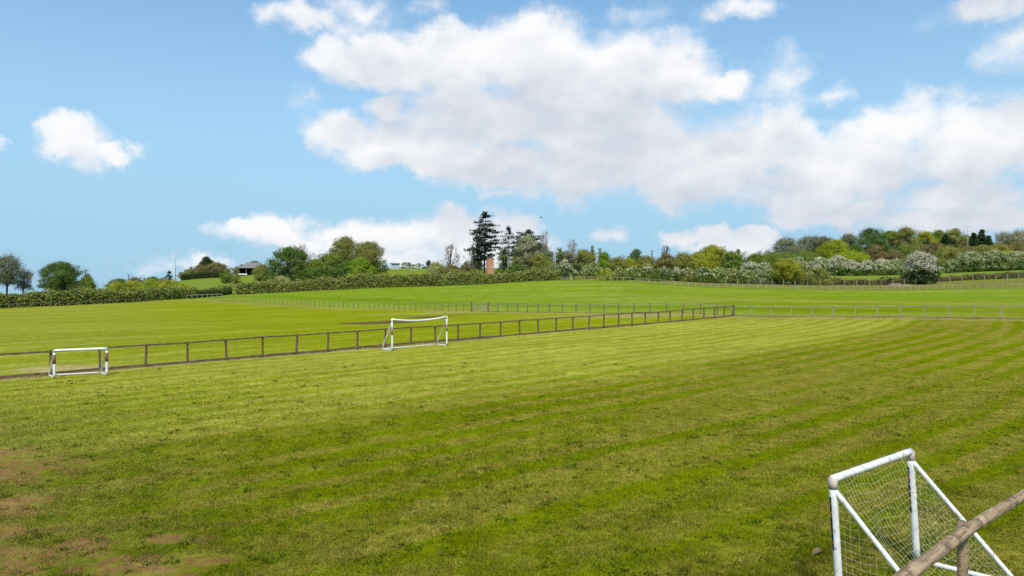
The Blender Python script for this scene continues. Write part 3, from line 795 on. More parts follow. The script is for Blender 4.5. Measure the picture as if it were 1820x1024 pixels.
# --- pines and the brick house
B([(801, 435, 36, 258, 'round', 'small bare tree with a neat oval crown, alone above the clipped hedge', dict(dens=1.0, skirt=0.3, bud='brown')),
   (838, 438, 40, 262, 'vase', 'pale bare tree with open twigs at the left side of the tall pine', dict(pale=True, dens=0.7))], 'bare trees by the tall pine')
T('broadleaf_tree', 'tree', 'trees around the tall pine', [
    (846, 457, 28, 258, 'pale', 'round', 'pale grey green small tree under the tall pine', dict(dens=0.7)),
    (849, 421, 20, 256, 'brown', 'column', 'ivy covered brownish trunk close beside the tall pine', dict(skirt=0.0)),
    (895, 443, 24, 262, 'bright', 'dome', 'bright green tree between the brick house and the slender pine', dict(skirt=0.0)),
    (898, 438, 15, 254, 'deep', 'column', 'narrow dark column of ivy beside the slender pine', dict(skirt=0.0)),
    (936, 420, 42, 262, 'pale', 'round', 'pale silvery weeping tree in front of the dark layered pine', dict(skirt=0.12, dens=1.0, twigs=2)),
    (956, 432, 48, 268, 'grey', 'round', 'thin grey olive tree to the right of the silvery weeping tree', dict(skirt=0.1, dens=0.8, twigs=3)),
    (962, 452, 46, 258, 'olive', 'dome', 'lower olive tree beneath the thin grey olive tree', dict(skirt=0.0)),
    (918, 452, 30, 262, 'mid', 'dome', 'mid green tree in the gap between the slender pine and the weeping tree', dict(skirt=0.0))])
B([(970, 412, 34, 266, 'vase', 'pale bare tree rising right of the silvery weeping tree', dict(pale=True, dens=0.8))], 'bare trees by the tall pine')
def pp(f): return float(np.interp(f, [0, 0.12, 0.3, 0.45, 0.6, 0.8, 0.93, 1], [0.5, 0.8, 1.0, 0.9, 0.78, 0.55, 0.32, 0.12]))
G = 'dark pines by the brick house'
pine('pine_tree', 'tallest dark pine with wide tiers of boughs in front of the brick house', 'pine tree', G, *dims(862, 376, 61, 252), seed=4, skirt=0.26, levels=21, prof=pp, sparse=0.95, leaf=0.5)
pine('pine_tree', 'slender pine with a bare grey lower trunk and few tiers', 'pine tree', G, *dims(904, 402, 40, 250), seed=9, skirt=0.42, levels=14, sparse=0.7, leaf=0.42, bark=BARKP)
pine('pine_tree', 'dark layered pine half hidden behind the silvery weeping tree', 'pine tree', G, *dims(940, 408, 62, 270), seed=14, skirt=0.3, levels=16, sparse=1.0, prof=lambda f: float(np.interp(f, [0, 0.3, 0.75, 1], [1, 0.95, 0.7, 0.15])), leaf=0.5)
# --- gap between the pines and the hill fence
G = 'mixed trees above the gap at the end of the clipped hedge'
T('broadleaf_tree', 'tree', G, [
    (995, 441, 20, 262, 'mid', 'flat', 'small flat topped green tree beside the tall lamp pole', dict(skirt=0.35)),
    (996, 452, 22, 266, 'deep', 'round', 'blackish shrub like tree behind the tall lamp pole', dict(skirt=0.1)),
    (1008, 446, 34, 268, 'grey', 'dome', 'grey green tree under the pale bare tree above the gap', dict(skirt=0.0)),
    (1040, 444, 38, 266, 'olive', 'round', 'olive brown tree to the right of the pale bare tree above the gap', dict(skirt=0.0, twigs=2)),
    (1053, 438, 18, 272, 'grey', 'cone', 'pale pointed tree peaking above the cream hawthorn', dict(skirt=0.0)),
    (1066, 442, 16, 272, 'pale', 'column', 'slim pale tree beside the bright green tree', dict(skirt=0.0)),
    (1074, 448, 38, 260, 'bright', 'cone', 'bright green tree with dark left flank above the hedge line', dict(skirt=0.0)),
    (1022, 470, 40, 246, 'deep', 'dome', 'dark undergrowth tree behind the white hawthorn', dict(skirt=0.0)),
    (1098, 457, 34, 256, 'olive', 'dome', 'olive tree to the right of the bright green tree', dict(skirt=0.0)),
    (1118, 459, 36, 258, 'yellow', 'dome', 'yellowish tree below the dark round headed tree', dict(skirt=0.0)),
    (1131, 443, 26, 275, 'dark', 'round', 'dark round headed tree standing above the yellowish trees', dict(skirt=0.25, dens=1.2)),
    (1150, 455, 38, 258, 'olive', 'dome', 'olive tree to the right of the dark round headed tree', dict(skirt=0.0)),
    (1159, 446, 10, 264, 'mid', 'cone', 'narrow pointed green tree left of the bare reddish tree', dict(skirt=0.0)),
    (1184, 452, 40, 258, 'brown', 'dome', 'brownish tree under the bare reddish tree', dict(skirt=0.0, twigs=2)),
    (1214, 451, 46, 260, 'olive', 'dome', 'olive tree to the right of the brownish tree', dict(skirt=0.0, twigs=2)),
    (1240, 449, 46, 262, 'yellow', 'dome', 'yellow green tree left of the higher peaked one', dict(skirt=0.0)),
    (1266, 436, 52, 266, 'yellow', 'dome', 'peaked yellow green tree, highest before the far wood', dict(skirt=0.0)),
    (1300, 447, 38, 262, 'mid', 'dome', 'mid green tree to the right of the peaked yellow green tree', dict(skirt=0.0)),
    (1312, 444, 20, 268, 'dark', 'round', 'dark topped tree poking out behind the mid green tree', dict(skirt=0.1)),
    (1345, 450, 42, 264, 'mid', 'dome', 'green tree behind the white blossom in front of the far wood', dict(skirt=0.0)),
    (1372, 449, 38, 264, 'mid', 'dome', 'green tree at the foot of the grey topped tree of the far wood', dict(skirt=0.0))])
B([(1017, 426, 28, 270, 'round', 'pale bare tree with fine upright twigs above the gap', dict(pale=True, dens=1.2)),
   (1106, 453, 34, 285, 'round', 'faint grey bare tree left of the dark round headed tree', dict(dens=0.8)),
   (1083, 452, 22, 285, 'round', 'faint grey bare tree behind the bright green tree', dict(dens=0.6)),
   (1182, 437, 26, 264, 'round', 'bare reddish brown tree above the brownish tree', dict(dens=1.2)),
   (1210, 444, 40, 272, 'flat', 'bare twigs rising behind the olive tree', dict(dens=0.8)),
   (1288, 436, 18, 272, 'round', 'thin bare tree beside the peaked yellow green tree', dict(dens=0.6)),
   (1324, 446, 28, 272, 'flat', 'bare spreading twigs behind the blossom', dict(dens=0.7)),
   (1350, 445, 30, 272, 'round', 'thinly leaved grey tree left of the far wood', dict(dens=0.8, bud='grey'))], 'bare trees above the hedge line')
# --- hawthorns and bushes in line behind the hill fence
G = 'blossoming hawthorns by the gap'
T('hawthorn_bush', 'hawthorn', G, [
    (1004, 463, 24, 226, 'dark', 'dome', 'white flowering hawthorn at the very end of the clipped hedge', dict(blossom=1.3)),
    (1020, 480, 22, 220, 'mid', 'dome', 'small creamy hawthorn in front of the gap', dict(blossom=0.9, bmat=BLOSSOMC)),
    (1051, 470, 38, 228, 'mid', 'dome', 'rounded creamy hawthorn at the start of the line behind the hill fence', dict(blossom=1.0, bmat=BLOSSOMC))], skirt=0.05)
G = 'half flowering bushes in line behind the hill fence'
words = ['first', 'second', 'third', 'fourth', 'fifth', 'sixth', 'seventh', 'eighth', 'ninth', 'tenth', 'eleventh', 'twelfth', 'thirteenth']
hb = [(1078, 477, 'yellow', .1), (1101, 475, 'mid', .7), (1126, 474, 'mid', .55), (1152, 473, 'mid', .6), (1178, 475, 'dark', .35), (1202, 475, 'dark', .75), (1226, 477, 'olive', .25),
      (1250, 476, 'dark', .6), (1276, 476, 'mid', .5), (1300, 477, 'olive', .3), (1324, 479, 'mid', .45), (1346, 479, 'grey', .15), (1368, 477, 'mid', .35)]
for (px, yt, col, bl), wd in zip(hb, words):
    Yb = 216 if px < 1250 else 213
    p, H, W = dims(px, yt, 36, Yb + (px % 7) * 0.5)
    _sd[0] += 1
    tree('hawthorn_bush', 'mostly green %s bush counted from the gap in the line behind the hill fence' % wd if bl < 0.4 else 'white flecked %s bush counted from the gap in the line behind the hill fence' % wd,
         'hawthorn', G, p, H, W, col, 'dome', skirt=0.0, blossom=bl * 0.75, blow=0.3, bmat=BLOSSOMC if px % 2 else BLOSSOM, seed=_sd[0], leaf=0.33)
T('bush', 'bush', 'green bushes behind the hill fence', [
    (1398, 459, 50, 213, 'yellow', 'round', 'tall rounded yellow green willow like bush behind the hill fence', dict(skirt=0.12, twigs=4)),
    (1380, 484, 30, 216, 'dark', 'dome', 'dark bush at the left foot of the yellow green willow like bush'),
    (1420, 486, 30, 215, 'dark', 'dome', 'dark bush at the right foot of the yellow green willow like bush'),
    (1450, 476, 50, 212, 'olive', 'dome', 'broad olive bush between the willow like bush and the low dark hedge', dict(blossom=0.12, bmat=BLOSSOMC)),
    (1575, 491, 26, 209, 'deep', 'dome', 'small dark bush in the low hedge near the timber jump')], skirt=0.0, leaf=0.33)
T('hawthorn_bush', 'hawthorn', 'single hawthorns', [
    (1635, 449, 54, 211, 'deep', 'dome', 'largest hawthorn, smothered in white blossom, in front of the meadow strip', dict(blossom=2.1, blow=0.34, skirt=0.0, dens=1.2, leaf=0.34, lumps=85))])
G = 'hawthorns in blossom along the meadow strip'
T('hawthorn_bush', 'hawthorn', G, [
    (1333, 466, 38, 244, 'dark', 'dome', 'white blossomed hawthorn above the line of bushes in front of the far wood', dict(blossom=1.3)),
    (1359, 464, 20, 246, 'mid', 'dome', 'small white blossomed hawthorn beside a bigger one above the line of bushes', dict(blossom=0.9)),
    (1420, 458, 26, 250, 'mid', 'dome', 'greyish hawthorn peeping over the yellow green willow like bush', dict(blossom=0.7)),
    (1456, 459, 40, 248, 'dark', 'dome', 'grey white hawthorn above the broad olive bush', dict(blossom=1.05)),
    (1488, 457, 38, 249, 'dark', 'dome', 'white and green hawthorn to the right of the grey white one', dict(blossom=1.0)),
    (1514, 464, 40, 247, 'dark', 'dome', 'bright white hawthorn directly below the lime green tree', dict(blossom=1.35)),
    (1541, 464, 36, 247, 'dark', 'dome', 'white hawthorn below the dark brown shrub of the far wood', dict(blossom=1.1)),
    (1568, 461, 36, 248, 'mid', 'dome', 'round topped hawthorn second from the largest hawthorn', dict(blossom=0.9)),
    (1593, 461, 38, 248, 'mid', 'dome', 'creamy hawthorn next to the left side of the largest hawthorn', dict(blossom=0.85, bmat=BLOSSOMC)),
    (1690, 463, 40, 248, 'dark', 'dome', 'sparsely flowered hawthorn to the right of the largest hawthorn', dict(blossom=0.65, bmat=BLOSSOMC)),
    (1722, 449, 50, 250, 'dark', 'dome', 'broad hawthorn below the double armed lamp', dict(blossom=0.9, bmat=BLOSSOMC)),
    (1768, 447, 56, 253, 'dark', 'dome', 'broad hawthorn to the right of the one below the double armed lamp', dict(blossom=0.9, bmat=BLOSSOMC)),
    (1808, 448, 48, 255, 'dark', 'dome', 'last hawthorn of the meadow strip farthest from the largest one', dict(blossom=0.75, bmat=BLOSSOMC))], skirt=0.0, leaf=0.34, blow=0.12)
# --- far wood on the rise at the right
G = 'trees of the far wood on the rise'
T('broadleaf_tree', 'tree', G, [
    (1398, 424, 56, 312, 'grey', 'round', 'grey topped thinly leaved tree at the left end of the far wood', dict(skirt=0.2, dens=0.75, twigs=4)),
    (1394, 449, 64, 290, 'mid', 'dome', 'dark green lower tree below the grey topped tree of the far wood', dict(skirt=0.0)),
    (1438, 420, 56, 318, 'grey', 'flat', 'open grey tree with dark nest like clumps in its top', dict(skirt=0.25, dens=0.7, twigs=5)),
    (1434, 446, 44, 296, 'mid', 'dome', 'mid green tree beneath the open grey tree', dict(skirt=0.0)),
    (1464, 421, 40, 316, 'brown', 'dome', 'brown olive tree to the right of the open grey tree', dict(skirt=0.0, dens=0.9, twigs=3)),
    (1484, 426, 58, 298, 'lime', 'dome', 'golden lime green rounded tree in the far wood', dict(skirt=0.0)),
    (1512, 446, 66, 280, 'lime', 'dome', 'low vivid green tree in front of the golden one', dict(skirt=0.0)),
    (1508, 417, 34, 322, 'grey', 'flat', 'thin topped tree rising behind the golden lime tree', dict(skirt=0.4, dens=0.7, twigs=4)),
    (1520, 434, 34, 306, 'dark', 'dome', 'dark green tree between the golden lime tree and the big domed tree', dict(skirt=0.0)),
    (1548, 407, 60, 312, 'dark', 'dome', 'big domed dark green tree of the far wood', dict(skirt=0.0, dens=1.1, twigs=2)),
    (1580, 411, 46, 316, 'mid', 'dome', 'mid green tree joined to the right of the big domed tree', dict(skirt=0.0)),
    (1554, 436, 38, 284, 'rust', 'dome', 'dark rusty shrub below the big domed tree', dict(skirt=0.0, blossom=0)),
    (1586, 445, 40, 282, 'brown', 'dome', 'brown scrub tree below the mid green tree of the far wood', dict(skirt=0.0, twigs=3)),
    (1611, 405, 42, 312, 'olive', 'round', 'olive tree with a ragged pointed top in the far wood', dict(skirt=0.1, twigs=3)),
    (1606, 436, 50, 288, 'mid', 'dome', 'broad mid green tree beneath the ragged olive tree', dict(skirt=0.0)),
    (1642, 412, 52, 310, 'yellow', 'dome', 'yellow olive tree behind the largest hawthorn', dict(skirt=0.0)),
    (1630, 432, 40, 290, 'olive', 'dome', 'olive tree just above the crown of the largest hawthorn', dict(skirt=0.0, twigs=3)),
    (1650, 425, 16, 300, 'deep', 'column', 'narrow blackish tree between the yellow olive tree and the round olive one', dict(skirt=0.0)),
    (1668, 410, 40, 322, 'mid', 'dome', 'mid green tree behind the blackish spruce', dict(skirt=0.0)),
    (1696, 407, 46, 316, 'olive', 'dome', 'high olive tree left of the double armed lamp', dict(skirt=0.0)),
    (1718, 418, 26, 322, 'mid', 'dome', 'green tree right behind the double armed lamp', dict(skirt=0.0)),
    (1738, 419, 46, 308, 'brown', 'dome', 'brown olive tree to the right of the double armed lamp', dict(skirt=0.0, twigs=2)),
    (1784, 414, 30, 322, 'pale', 'round', 'pale thin tree standing apart right of the spruces', dict(skirt=0.25, dens=0.42, twigs=5)),
    (1810, 411, 38, 318, 'pale', 'round', 'pale thin tree farthest right on the skyline', dict(skirt=0.25, dens=0.5, twigs=5))])
G = 'blackish spruces in the far wood'
for q, lab in (((1681, 417, 26, 300), 'blackish spruce standing in front of the high olive tree'), ((1731, 414, 22, 300), 'blackish spruce nearest the double armed lamp'),
               ((1745, 408, 24, 302), 'tallest blackish spruce with a spiky tip'), ((1757, 420, 18, 302), 'smallest blackish spruce at the end of the trio')):
    _sd[0] += 1
    pine('spruce_tree', lab, 'spruce', G, *dims(*q), seed=_sd[0], skirt=0.05, levels=26, sparse=1.5, up=-0.1, col='deep')
G = 'scrub bushes between the far wood and the hawthorns'
T('bush', 'bush', G, [
    (1660, 432, 40, 284, 'rust', 'dome', 'rusty gold scrub bush right above the largest hawthorn'),
    (1684, 437, 56, 276, 'olive', 'dome', 'wide olive scrub bush below the blackish spruce'),
    (1716, 438, 52, 278, 'brown', 'dome', 'brown scrub bush at the foot of the double armed lamp'),
    (1748, 436, 48, 280, 'olive', 'dome', 'olive scrub bush below the trio of spruces'),
    (1776, 434, 44, 284, 'olive', 'dome', 'olive scrub bush under the first pale thin tree'),
    (1806, 431, 48, 286, 'brown', 'dome', 'brown scrub bush under the farthest right pale tree'),
    (1790, 445, 44, 268, 'yellow', 'dome', 'yellowish scrub bush above the last hawthorn'),
    (1738, 450, 40, 266, 'grey', 'dome', 'grey green scrub bush between the two broad hawthorns')], skirt=0.0, leaf=0.4)
# --- hedges
def pl(*a): return [gx(px, Y) for px, Y in a]
hedge('long clipped hedge with creamy flecks below the pines and the wood', 'hedges', pl((422, 238), (500, 236), (600, 234), (700, 230.5), (850, 226.5), (940, 223.5), (998, 222)), [3.6, 4.6, 4.7, 4.8, 4.6, 4.2, 4.3, 3.9, 3.6], 4.0, 'hedge', blossom=0.34, seed=3, trimmed=0.16, dens=15)
hedge('long green hedge at the left edge above the striped paddock', 'hedges', pl((-70, 160), (0, 168), (90, 176), (180, 188), (260, 201), (345, 215)), [4.5, 4.4, 4.2, 4.1, 4.0, 4.0, 4.0, 3.9], 4.0, 'hedge', blossom=0.12, seed=5, trimmed=0.15, dens=15)
hedge('low dark hedge linking the left hedge to the barn bushes', 'hedges', pl((345, 217), (375, 226), (408, 240)), [3.0, 2.4, 2.6], 3.0, 'dark', seed=6, trimmed=0.2)  # dark green carries the hedge's shadow behind the pale posts
hedge('low dark clipped hedge left of the largest hawthorn', 'hedges', pl((1470, 215), (1540, 213.5), (1610, 213)), [2.1, 1.9, 1.8], 2.4, 'brown', seed=7, trimmed=0.15)
hedge('low dark clipped hedge right of the largest hawthorn', 'hedges', pl((1655, 215), (1720, 216), (1780, 217), (1900, 219)), [1.7, 1.7, 2.1, 2.2, 2.2], 2.6, 'brown', seed=8, trimmed=0.2)
hedge('short bright hedge beyond the clipped hedge in front of the small far goal', 'hedges', pl((690, 262), (735, 264), (775, 262)), [2.6, 2.4, 2.8], 3, 'yellow', seed=10)

# ------------------------------------------------------------------ timber and paint
WOODD = surf_mat('dark_timber', (0.080, 0.050, 0.027), (0.19, 0.128, 0.076), (4, 4, 9), 0.85, 0.4)
WOODG = surf_mat('weathered_timber', (0.21, 0.185, 0.115), (0.37, 0.33, 0.23), (4, 4, 9), 0.85, 0.4)
WOODP = surf_mat('pale_timber', (0.28, 0.265, 0.19), (0.42, 0.39, 0.29), (4, 4, 9), 0.85, 0.3)
WOODM = surf_mat('dull_timber', (0.115, 0.095, 0.062), (0.21, 0.18, 0.12), (4, 4, 9), 0.85, 0.3)
def log_mat():
    m, nt, out = newmat('round_log')
    tc = nt.node('ShaderNodeTexCoord').outputs['Object']
    v = nt.vm('MULTIPLY', tc, (1, 1, 1))
    sx = nt.xyz(tc)
    a = nt.m('MULTIPLY', nt.m('ADD', sx[0], sx[1]), 0.7)
    b_ = nt.m('MULTIPLY', nt.m('SUBTRACT', sx[0], sx[1]), 0.7)
    al = nt.cxyz(nt.m('MULTIPLY', a, 2.2), nt.m('MULTIPLY', b_, 42.0), nt.m('MULTIPLY', sx[2], 42.0))
    grain = nt.noise(al, 1.0, 5, 0.65)
    spots = nt.noise(tc, 9.0, 5, 0.65)
    col = nt.mix(nt.ss(grain, 0.28, 0.72), (0.155, 0.098, 0.052), (0.42, 0.312, 0.195))
    col = nt.mix(nt.m('MULTIPLY', nt.ss(spots, 0.53, 0.70), 0.75), col, (0.46, 0.365, 0.24))
    col = nt.mix(nt.m('MULTIPLY', nt.ss(nt.noise(tc, 5.0, 4, 0.6), 0.56, 0.66), 0.7), col, (0.06, 0.04, 0.026))
    p = nt.node('ShaderNodeBsdfPrincipled'); nt.put(p.inputs['Base Color'], col); p.inputs['Roughness'].default_value = 0.8; p.inputs['Specular IOR Level'].default_value = 0.2
    bp = nt.node('ShaderNodeBump'); bp.inputs['Strength'].default_value = 0.6; bp.inputs['Distance'].default_value = 0.012
    nt.put(bp.inputs['Height'], nt.m('ADD', grain, nt.m('MULTIPLY', spots, 0.6))); nt.l.new(bp.outputs[0], p.inputs['Normal'])
    nt.l.new(p.outputs[0], out.inputs[0])
    return m
LOG = log_mat()
WHITE = surf_mat('white_paint', (0.64, 0.64, 0.61), (0.77, 0.77, 0.74), (5, 5, 5), 0.45, 0.05, 0.4, patch=(0.44, 0.42, 0.33), patch_scale=7.0, patch_lo=0.57)
WHITE2 = surf_mat('white_plastic', (0.68, 0.68, 0.66), (0.78, 0.78, 0.76), (5, 5, 5), 0.4, 0.0, 0.4)
CREAMJ = surf_mat('stained_joint', (0.42, 0.33, 0.27), (0.58, 0.49, 0.43), (9, 9, 9), 0.6, 0.1)
TEAL = surf_mat('teal_joint', (0.10, 0.34, 0.30), (0.30, 0.50, 0.46), (9, 9, 9), 0.5, 0.0)
MAROON = surf_mat('maroon_sleeve', (0.16, 0.055, 0.06), (0.25, 0.10, 0.10), (14, 14, 14), 0.6, 0.0)
RUSTS = surf_mat('brown_sleeve', (0.19, 0.085, 0.06), (0.42, 0.30, 0.25), (9, 9, 9), 0.6, 0.0)
CORD = surf_mat('net_cord', (0.42, 0.44, 0.26), (0.58, 0.58, 0.42), (9, 9, 9), 0.7, 0.0)
CORDD = surf_mat('dark_cord', (0.07, 0.065, 0.08), (0.16, 0.15, 0.16), (9, 9, 9), 0.7, 0.0)
STEEL = surf_mat('galvanised_steel', (0.36, 0.37, 0.37), (0.48, 0.49, 0.49), (9, 9, 9), 0.45, 0.0)
STEELD = surf_mat('grey_steel', (0.12, 0.125, 0.13), (0.2, 0.2, 0.21), (9, 9, 9), 0.5, 0.0)
def sticker_mat():
    m, nt, out = newmat('sticker')
    tc = nt.node('ShaderNodeTexCoord').outputs['Object']
    n = nt.noise(nt.vm('MULTIPLY', tc, (5, 5, 17)), 1.0, 2, 0.5)
    col = nt.mix(nt.ss(n, 0.56, 0.60), (0.015, 0.02, 0.115), (0.62, 0.13, 0.05))
    p = nt.node('ShaderNodeBsdfPrincipled'); nt.put(p.inputs['Base Color'], col); p.inputs['Roughness'].default_value = 0.4
    nt.l.new(p.outputs[0], out.inputs[0]); return m
STICK = sticker_mat()

# ------------------------------------------------------------------ fences
def fence(label, group, poly, step, ph, pw, rails, mat, pmat=None, round_post=False, seed=0, name='fence', over=0.06, railname='rail', wires=()):
    r = rs(seed + 77)
    P = resample(poly, step); g = height(P[:, 0], P[:, 1])
    o0 = np.array([P[0, 0], P[0, 1], g[0]])
    root = empty(name, tuple(o0), 0, label, 'fence', group)
    me = MB()
    if round_post: me.tube([(0, 0, -0.3), (0, 0, ph * 0.5), (0, 0, ph)], [pw / 2, pw / 2, pw / 2 * 0.95], 8)
    else: me.box((0, 0, ph / 2 - 0.15), (pw, pw, ph + 0.3))
    me = me.mesh('post'); me.materials.append(pmat or mat)
    ang = math.atan2(P[-1, 1] - P[0, 1], P[-1, 0] - P[0, 0])
    for (x, y), z in zip(P, g):
        o = bpy.data.objects.new('post', me); C.objects.link(o); o.parent = root
        o.location = (x - o0[0], y - o0[1], z - o0[2] + r.uniform(-0.05, 0.03)); o.rotation_euler = (r.normal() * 0.024, r.normal() * 0.024, ang + r.normal() * 0.08)
    T_ = P[-1] - P[0]; nrm = np.array([T_[1], -T_[0]]) / np.linalg.norm(T_)
    for (h, w, t) in rails:
        b = MB()
        pts = np.stack([P[:, 0] - o0[0] + nrm[0] * over, P[:, 1] - o0[1] + nrm[1] * over, g - o0[2] + h + r.normal(size=len(P)) * 0.015], 1)
        b.beam(pts, t, w); b.build(railname, mat, root)
    for h in wires:
        b = MB()
        pts = np.stack([P[:, 0] - o0[0] + nrm[0] * over, P[:, 1] - o0[1] + nrm[1] * over, g - o0[2] + h], 1)
        b.tube(pts, 0.006, 3); b.build('wire', STEELD, root)
    return root
fence('dark brown post and rail fence running diagonally behind the two white goals', 'fences', DIAG, 2.07, 1.18, 0.092, [(1.13, 0.088, 0.05), (0.10, 0.115, 0.045)], WOODD, seed=1)
fence('weathered grey post and rail fence closing the right end of the pitch', 'fences', RIGHT, 2.1, 1.16, 0.11, [(1.10, 0.085, 0.05), (0.13, 0.05, 0.03)], WOODG, seed=2)
fence('thin dark post fence across the paddock between the gate and the pitch corner', 'fences', FARL, 2.1, 1.2, 0.095, [(1.10, 0.075, 0.04)], WOODG, WOODM, seed=3, wires=(0.35, 0.75))
fence('thin dark post fence running away left of the wooden gate', 'fences', FARL2, 2.1, 1.2, 0.085, [(1.10, 0.055, 0.03)], WOODG, WOODM, seed=4, wires=(0.35, 0.75))
fence('pale post and rail fence curving over the brow of the hill pasture', 'fences', HILL, 2.0, 1.18, 0.10, [(1.10, 0.085, 0.04)], WOODG, WOODP, seed=5)
fence('stake and wire fence close in front of the low dark hedges', 'fences', [gx(1290, 208), gx(1400, 210), gx(1560, 208.5), gx(1680, 210), gx(1820, 211.5), gx(1950, 213)], 3.45, 1.75, 0.2, [], WOODG, seed=6, round_post=True, wires=(0.5, 1.0, 1.4))
fence('grey post and rail fence standing against the left hedge', 'fences', [gx(-60, 158), gx(0, 164), gx(90, 172), gx(180, 183.5), gx(262, 195)], 2.1, 1.12, 0.12, [(1.05, 0.09, 0.05)], WOODM, seed=7)
fence('closely posted fence by the dark hedge at the far corner of the paddock', 'fences', [gx(332, 209), gx(395, 214)], 1.35, 1.15, 0.12, [(1.08, 0.14, 0.05)], WOODG, seed=8)

# tufts and broad leaved weeds scattered over the near turf
def weeds():
    r = rs(41); N = 1500
    Y = 1.0 / r.uniform(1 / 40.0, 1 / 9.5, N); X = r.uniform(-0.86, 0.86, N) * Y
    k = (r.rand(N) < 0.15 + 1.3 * vnoise(X * 0.45, Y * 0.45, 42) ** 2) & ((X - Y + 55.8) > 1.5)
    X, Y = X[k], Y[k]; n = len(X); m = 16
    sz = r.uniform(0.05, 0.17, n)
    cx = np.repeat(X, m) + r.normal(size=n * m) * np.repeat(sz, m) * 0.55; cy = np.repeat(Y, m) + r.normal(size=n * m) * np.repeat(sz, m) * 0.55
    z = height(cx, cy) + (vnoise(cx * 0.8, cy * 0.8, 3) - 0.5) * 0.05 + (vnoise(cx * 0.21, cy * 0.21, 4) - 0.5) * 0.10
    th = r.uniform(0, 6.28, n * m); h = np.repeat(sz, m) * r.uniform(0.25, 0.75, n * m); L = np.repeat(sz, m) * r.uniform(0.3, 0.8, n * m)
    base = np.stack([cx, cy, z], 1); sd = np.stack([-np.sin(th), np.cos(th), 0 * th], 1) * (0.011 + 0.05 * np.repeat(sz, m))[:, None]
    tip = base + np.stack([np.cos(th) * L, np.sin(th) * L, h], 1)
    b = MB(); b.add(np.stack([base - sd, base + sd, tip], 1).reshape(-1, 3), None, np.arange(3 * n * m).reshape(-1, 3))
    o = b.build('weeds', leaf_mat((0.098, 0.135, 0.012), 0.35))
    tag(o, 'dark green tufts and broad leaved weeds dotted over the near turf', 'weeds', kind='stuff')
weeds()

# longer grass left by the mower under the fences
def fringe():
    r = rs(21); X = []; Y = []; Wd = []
    for poly, n, sp in ((DIAG, 7000, 0.22), (RIGHT, 4000, 0.2), (FARL, 3000, 0.3)):
        P = resample(poly, 0.5); m = len(P)
        t = r.uniform(0, m - 1.001, n); k = t.astype(int); f = t - k
        q = P[k] * (1 - f)[:, None] + P[k + 1] * f[:, None]
        keep = r.rand(n) < 0.25 + 0.9 * vnoise(t * 0.35, t * 0, 31)
        q = q[keep] + r.normal(size=(keep.sum(), 2)) * sp
        X.append(q[:, 0]); Y.append(q[:, 1])
    X = np.concatenate(X); Y = np.concatenate(Y); n = len(X); Z = height(X, Y)
    h = 0.05 + 0.15 * r.rand(n) ** 2; wd = np.clip(0.0004 * Y, 0.010, 0.03)
    th = r.uniform(0, 6.28, n); ph = r.uniform(0, 6.28, n); ln = h * r.uniform(0.1, 0.8, n)
    base = np.stack([X, Y, Z - 0.01], 1); dx = np.stack([np.cos(th) * wd, np.sin(th) * wd, 0 * th], 1)
    tip = base + np.stack([np.cos(ph) * ln, np.sin(ph) * ln, h], 1)
    b = MB(); b.add(np.stack([base - dx, base + dx, tip], 1).reshape(-1, 3), None, np.arange(3 * n).reshape(-1, 3))
    o = b.build('fringe_grass', bpy.data.materials['grass_blade'])
    set_attrs(o.data, np.repeat(X, 3), np.repeat(Y, 3))
    tag(o, 'longer strawy grass growing under the rails of the pitch fences', 'grass', kind='stuff')
fringe()

# near fence on the bank
def near_fence():
    z = EYE - 2.12
    p = np.array([(1.0, 3.6, z + 0.02), (2.98, 5.46, z), (4.06, 6.47, z - 0.005), (5.39, 7.72, z), (7.2, 9.4, z - 0.15)])
    d = unit(p[3] - p[1])
    root = empty('near_fence', (4.06, 6.47, z - 1.1), 0, 'round log rail on a round post beside the nearest goal', 'fence', 'fences')
    o0 = np.array([4.06, 6.47, z - 1.1]); r = rs(3)
    def log(a, b, ra, rb, sd):
        t = np.linspace(0, 1, 26)[:, None]
        P = a + (b - a) * t; rr = rs(sd)
        P = P + np.stack([0 * t[:, 0], 0 * t[:, 0], 0.004 * np.sin(t[:, 0] * 7 + sd)], 1)
        jt = 1 + 0.05 * rr.normal(size=(26, 14)) * 0.5 + 0.03 * np.sin(np.arange(14) * 1.3 + sd)[None]
        R = ra + (rb - ra) * t[:, 0] + 0.002 * rr.normal(size=26)
        b_ = MB(); b_.tube(P - o0, R, 14, True, jt); return b_.build('rail', LOG, root, smooth=True)
    j = p[2] + d * 0.16
    log(p[0], j, 0.055, 0.052, 1)
    log(j + d * 0.006, p[4], 0.050, 0.047, 2)
    for q in (p[2], p[2] - d * 2.0, p[2] + d * 2.7, p[4] - unit(p[4] - p[3]) * 0.15):
        b_ = MB(); q = q - o0; gz = H1(*(q + o0)[:2]) - o0[2]
        zz = np.linspace(gz - 0.2, q[2] + 0.045, 8)
        b_.tube(np.stack([q[0] - 0.045 + 0 * zz, q[1] + 0.05 + 0 * zz, zz], 1), 0.043, 12, True, 1 + 0.03 * r.normal(size=(8, 12)))
        b_.build('post', LOG, root, smooth=True)
near_fence()

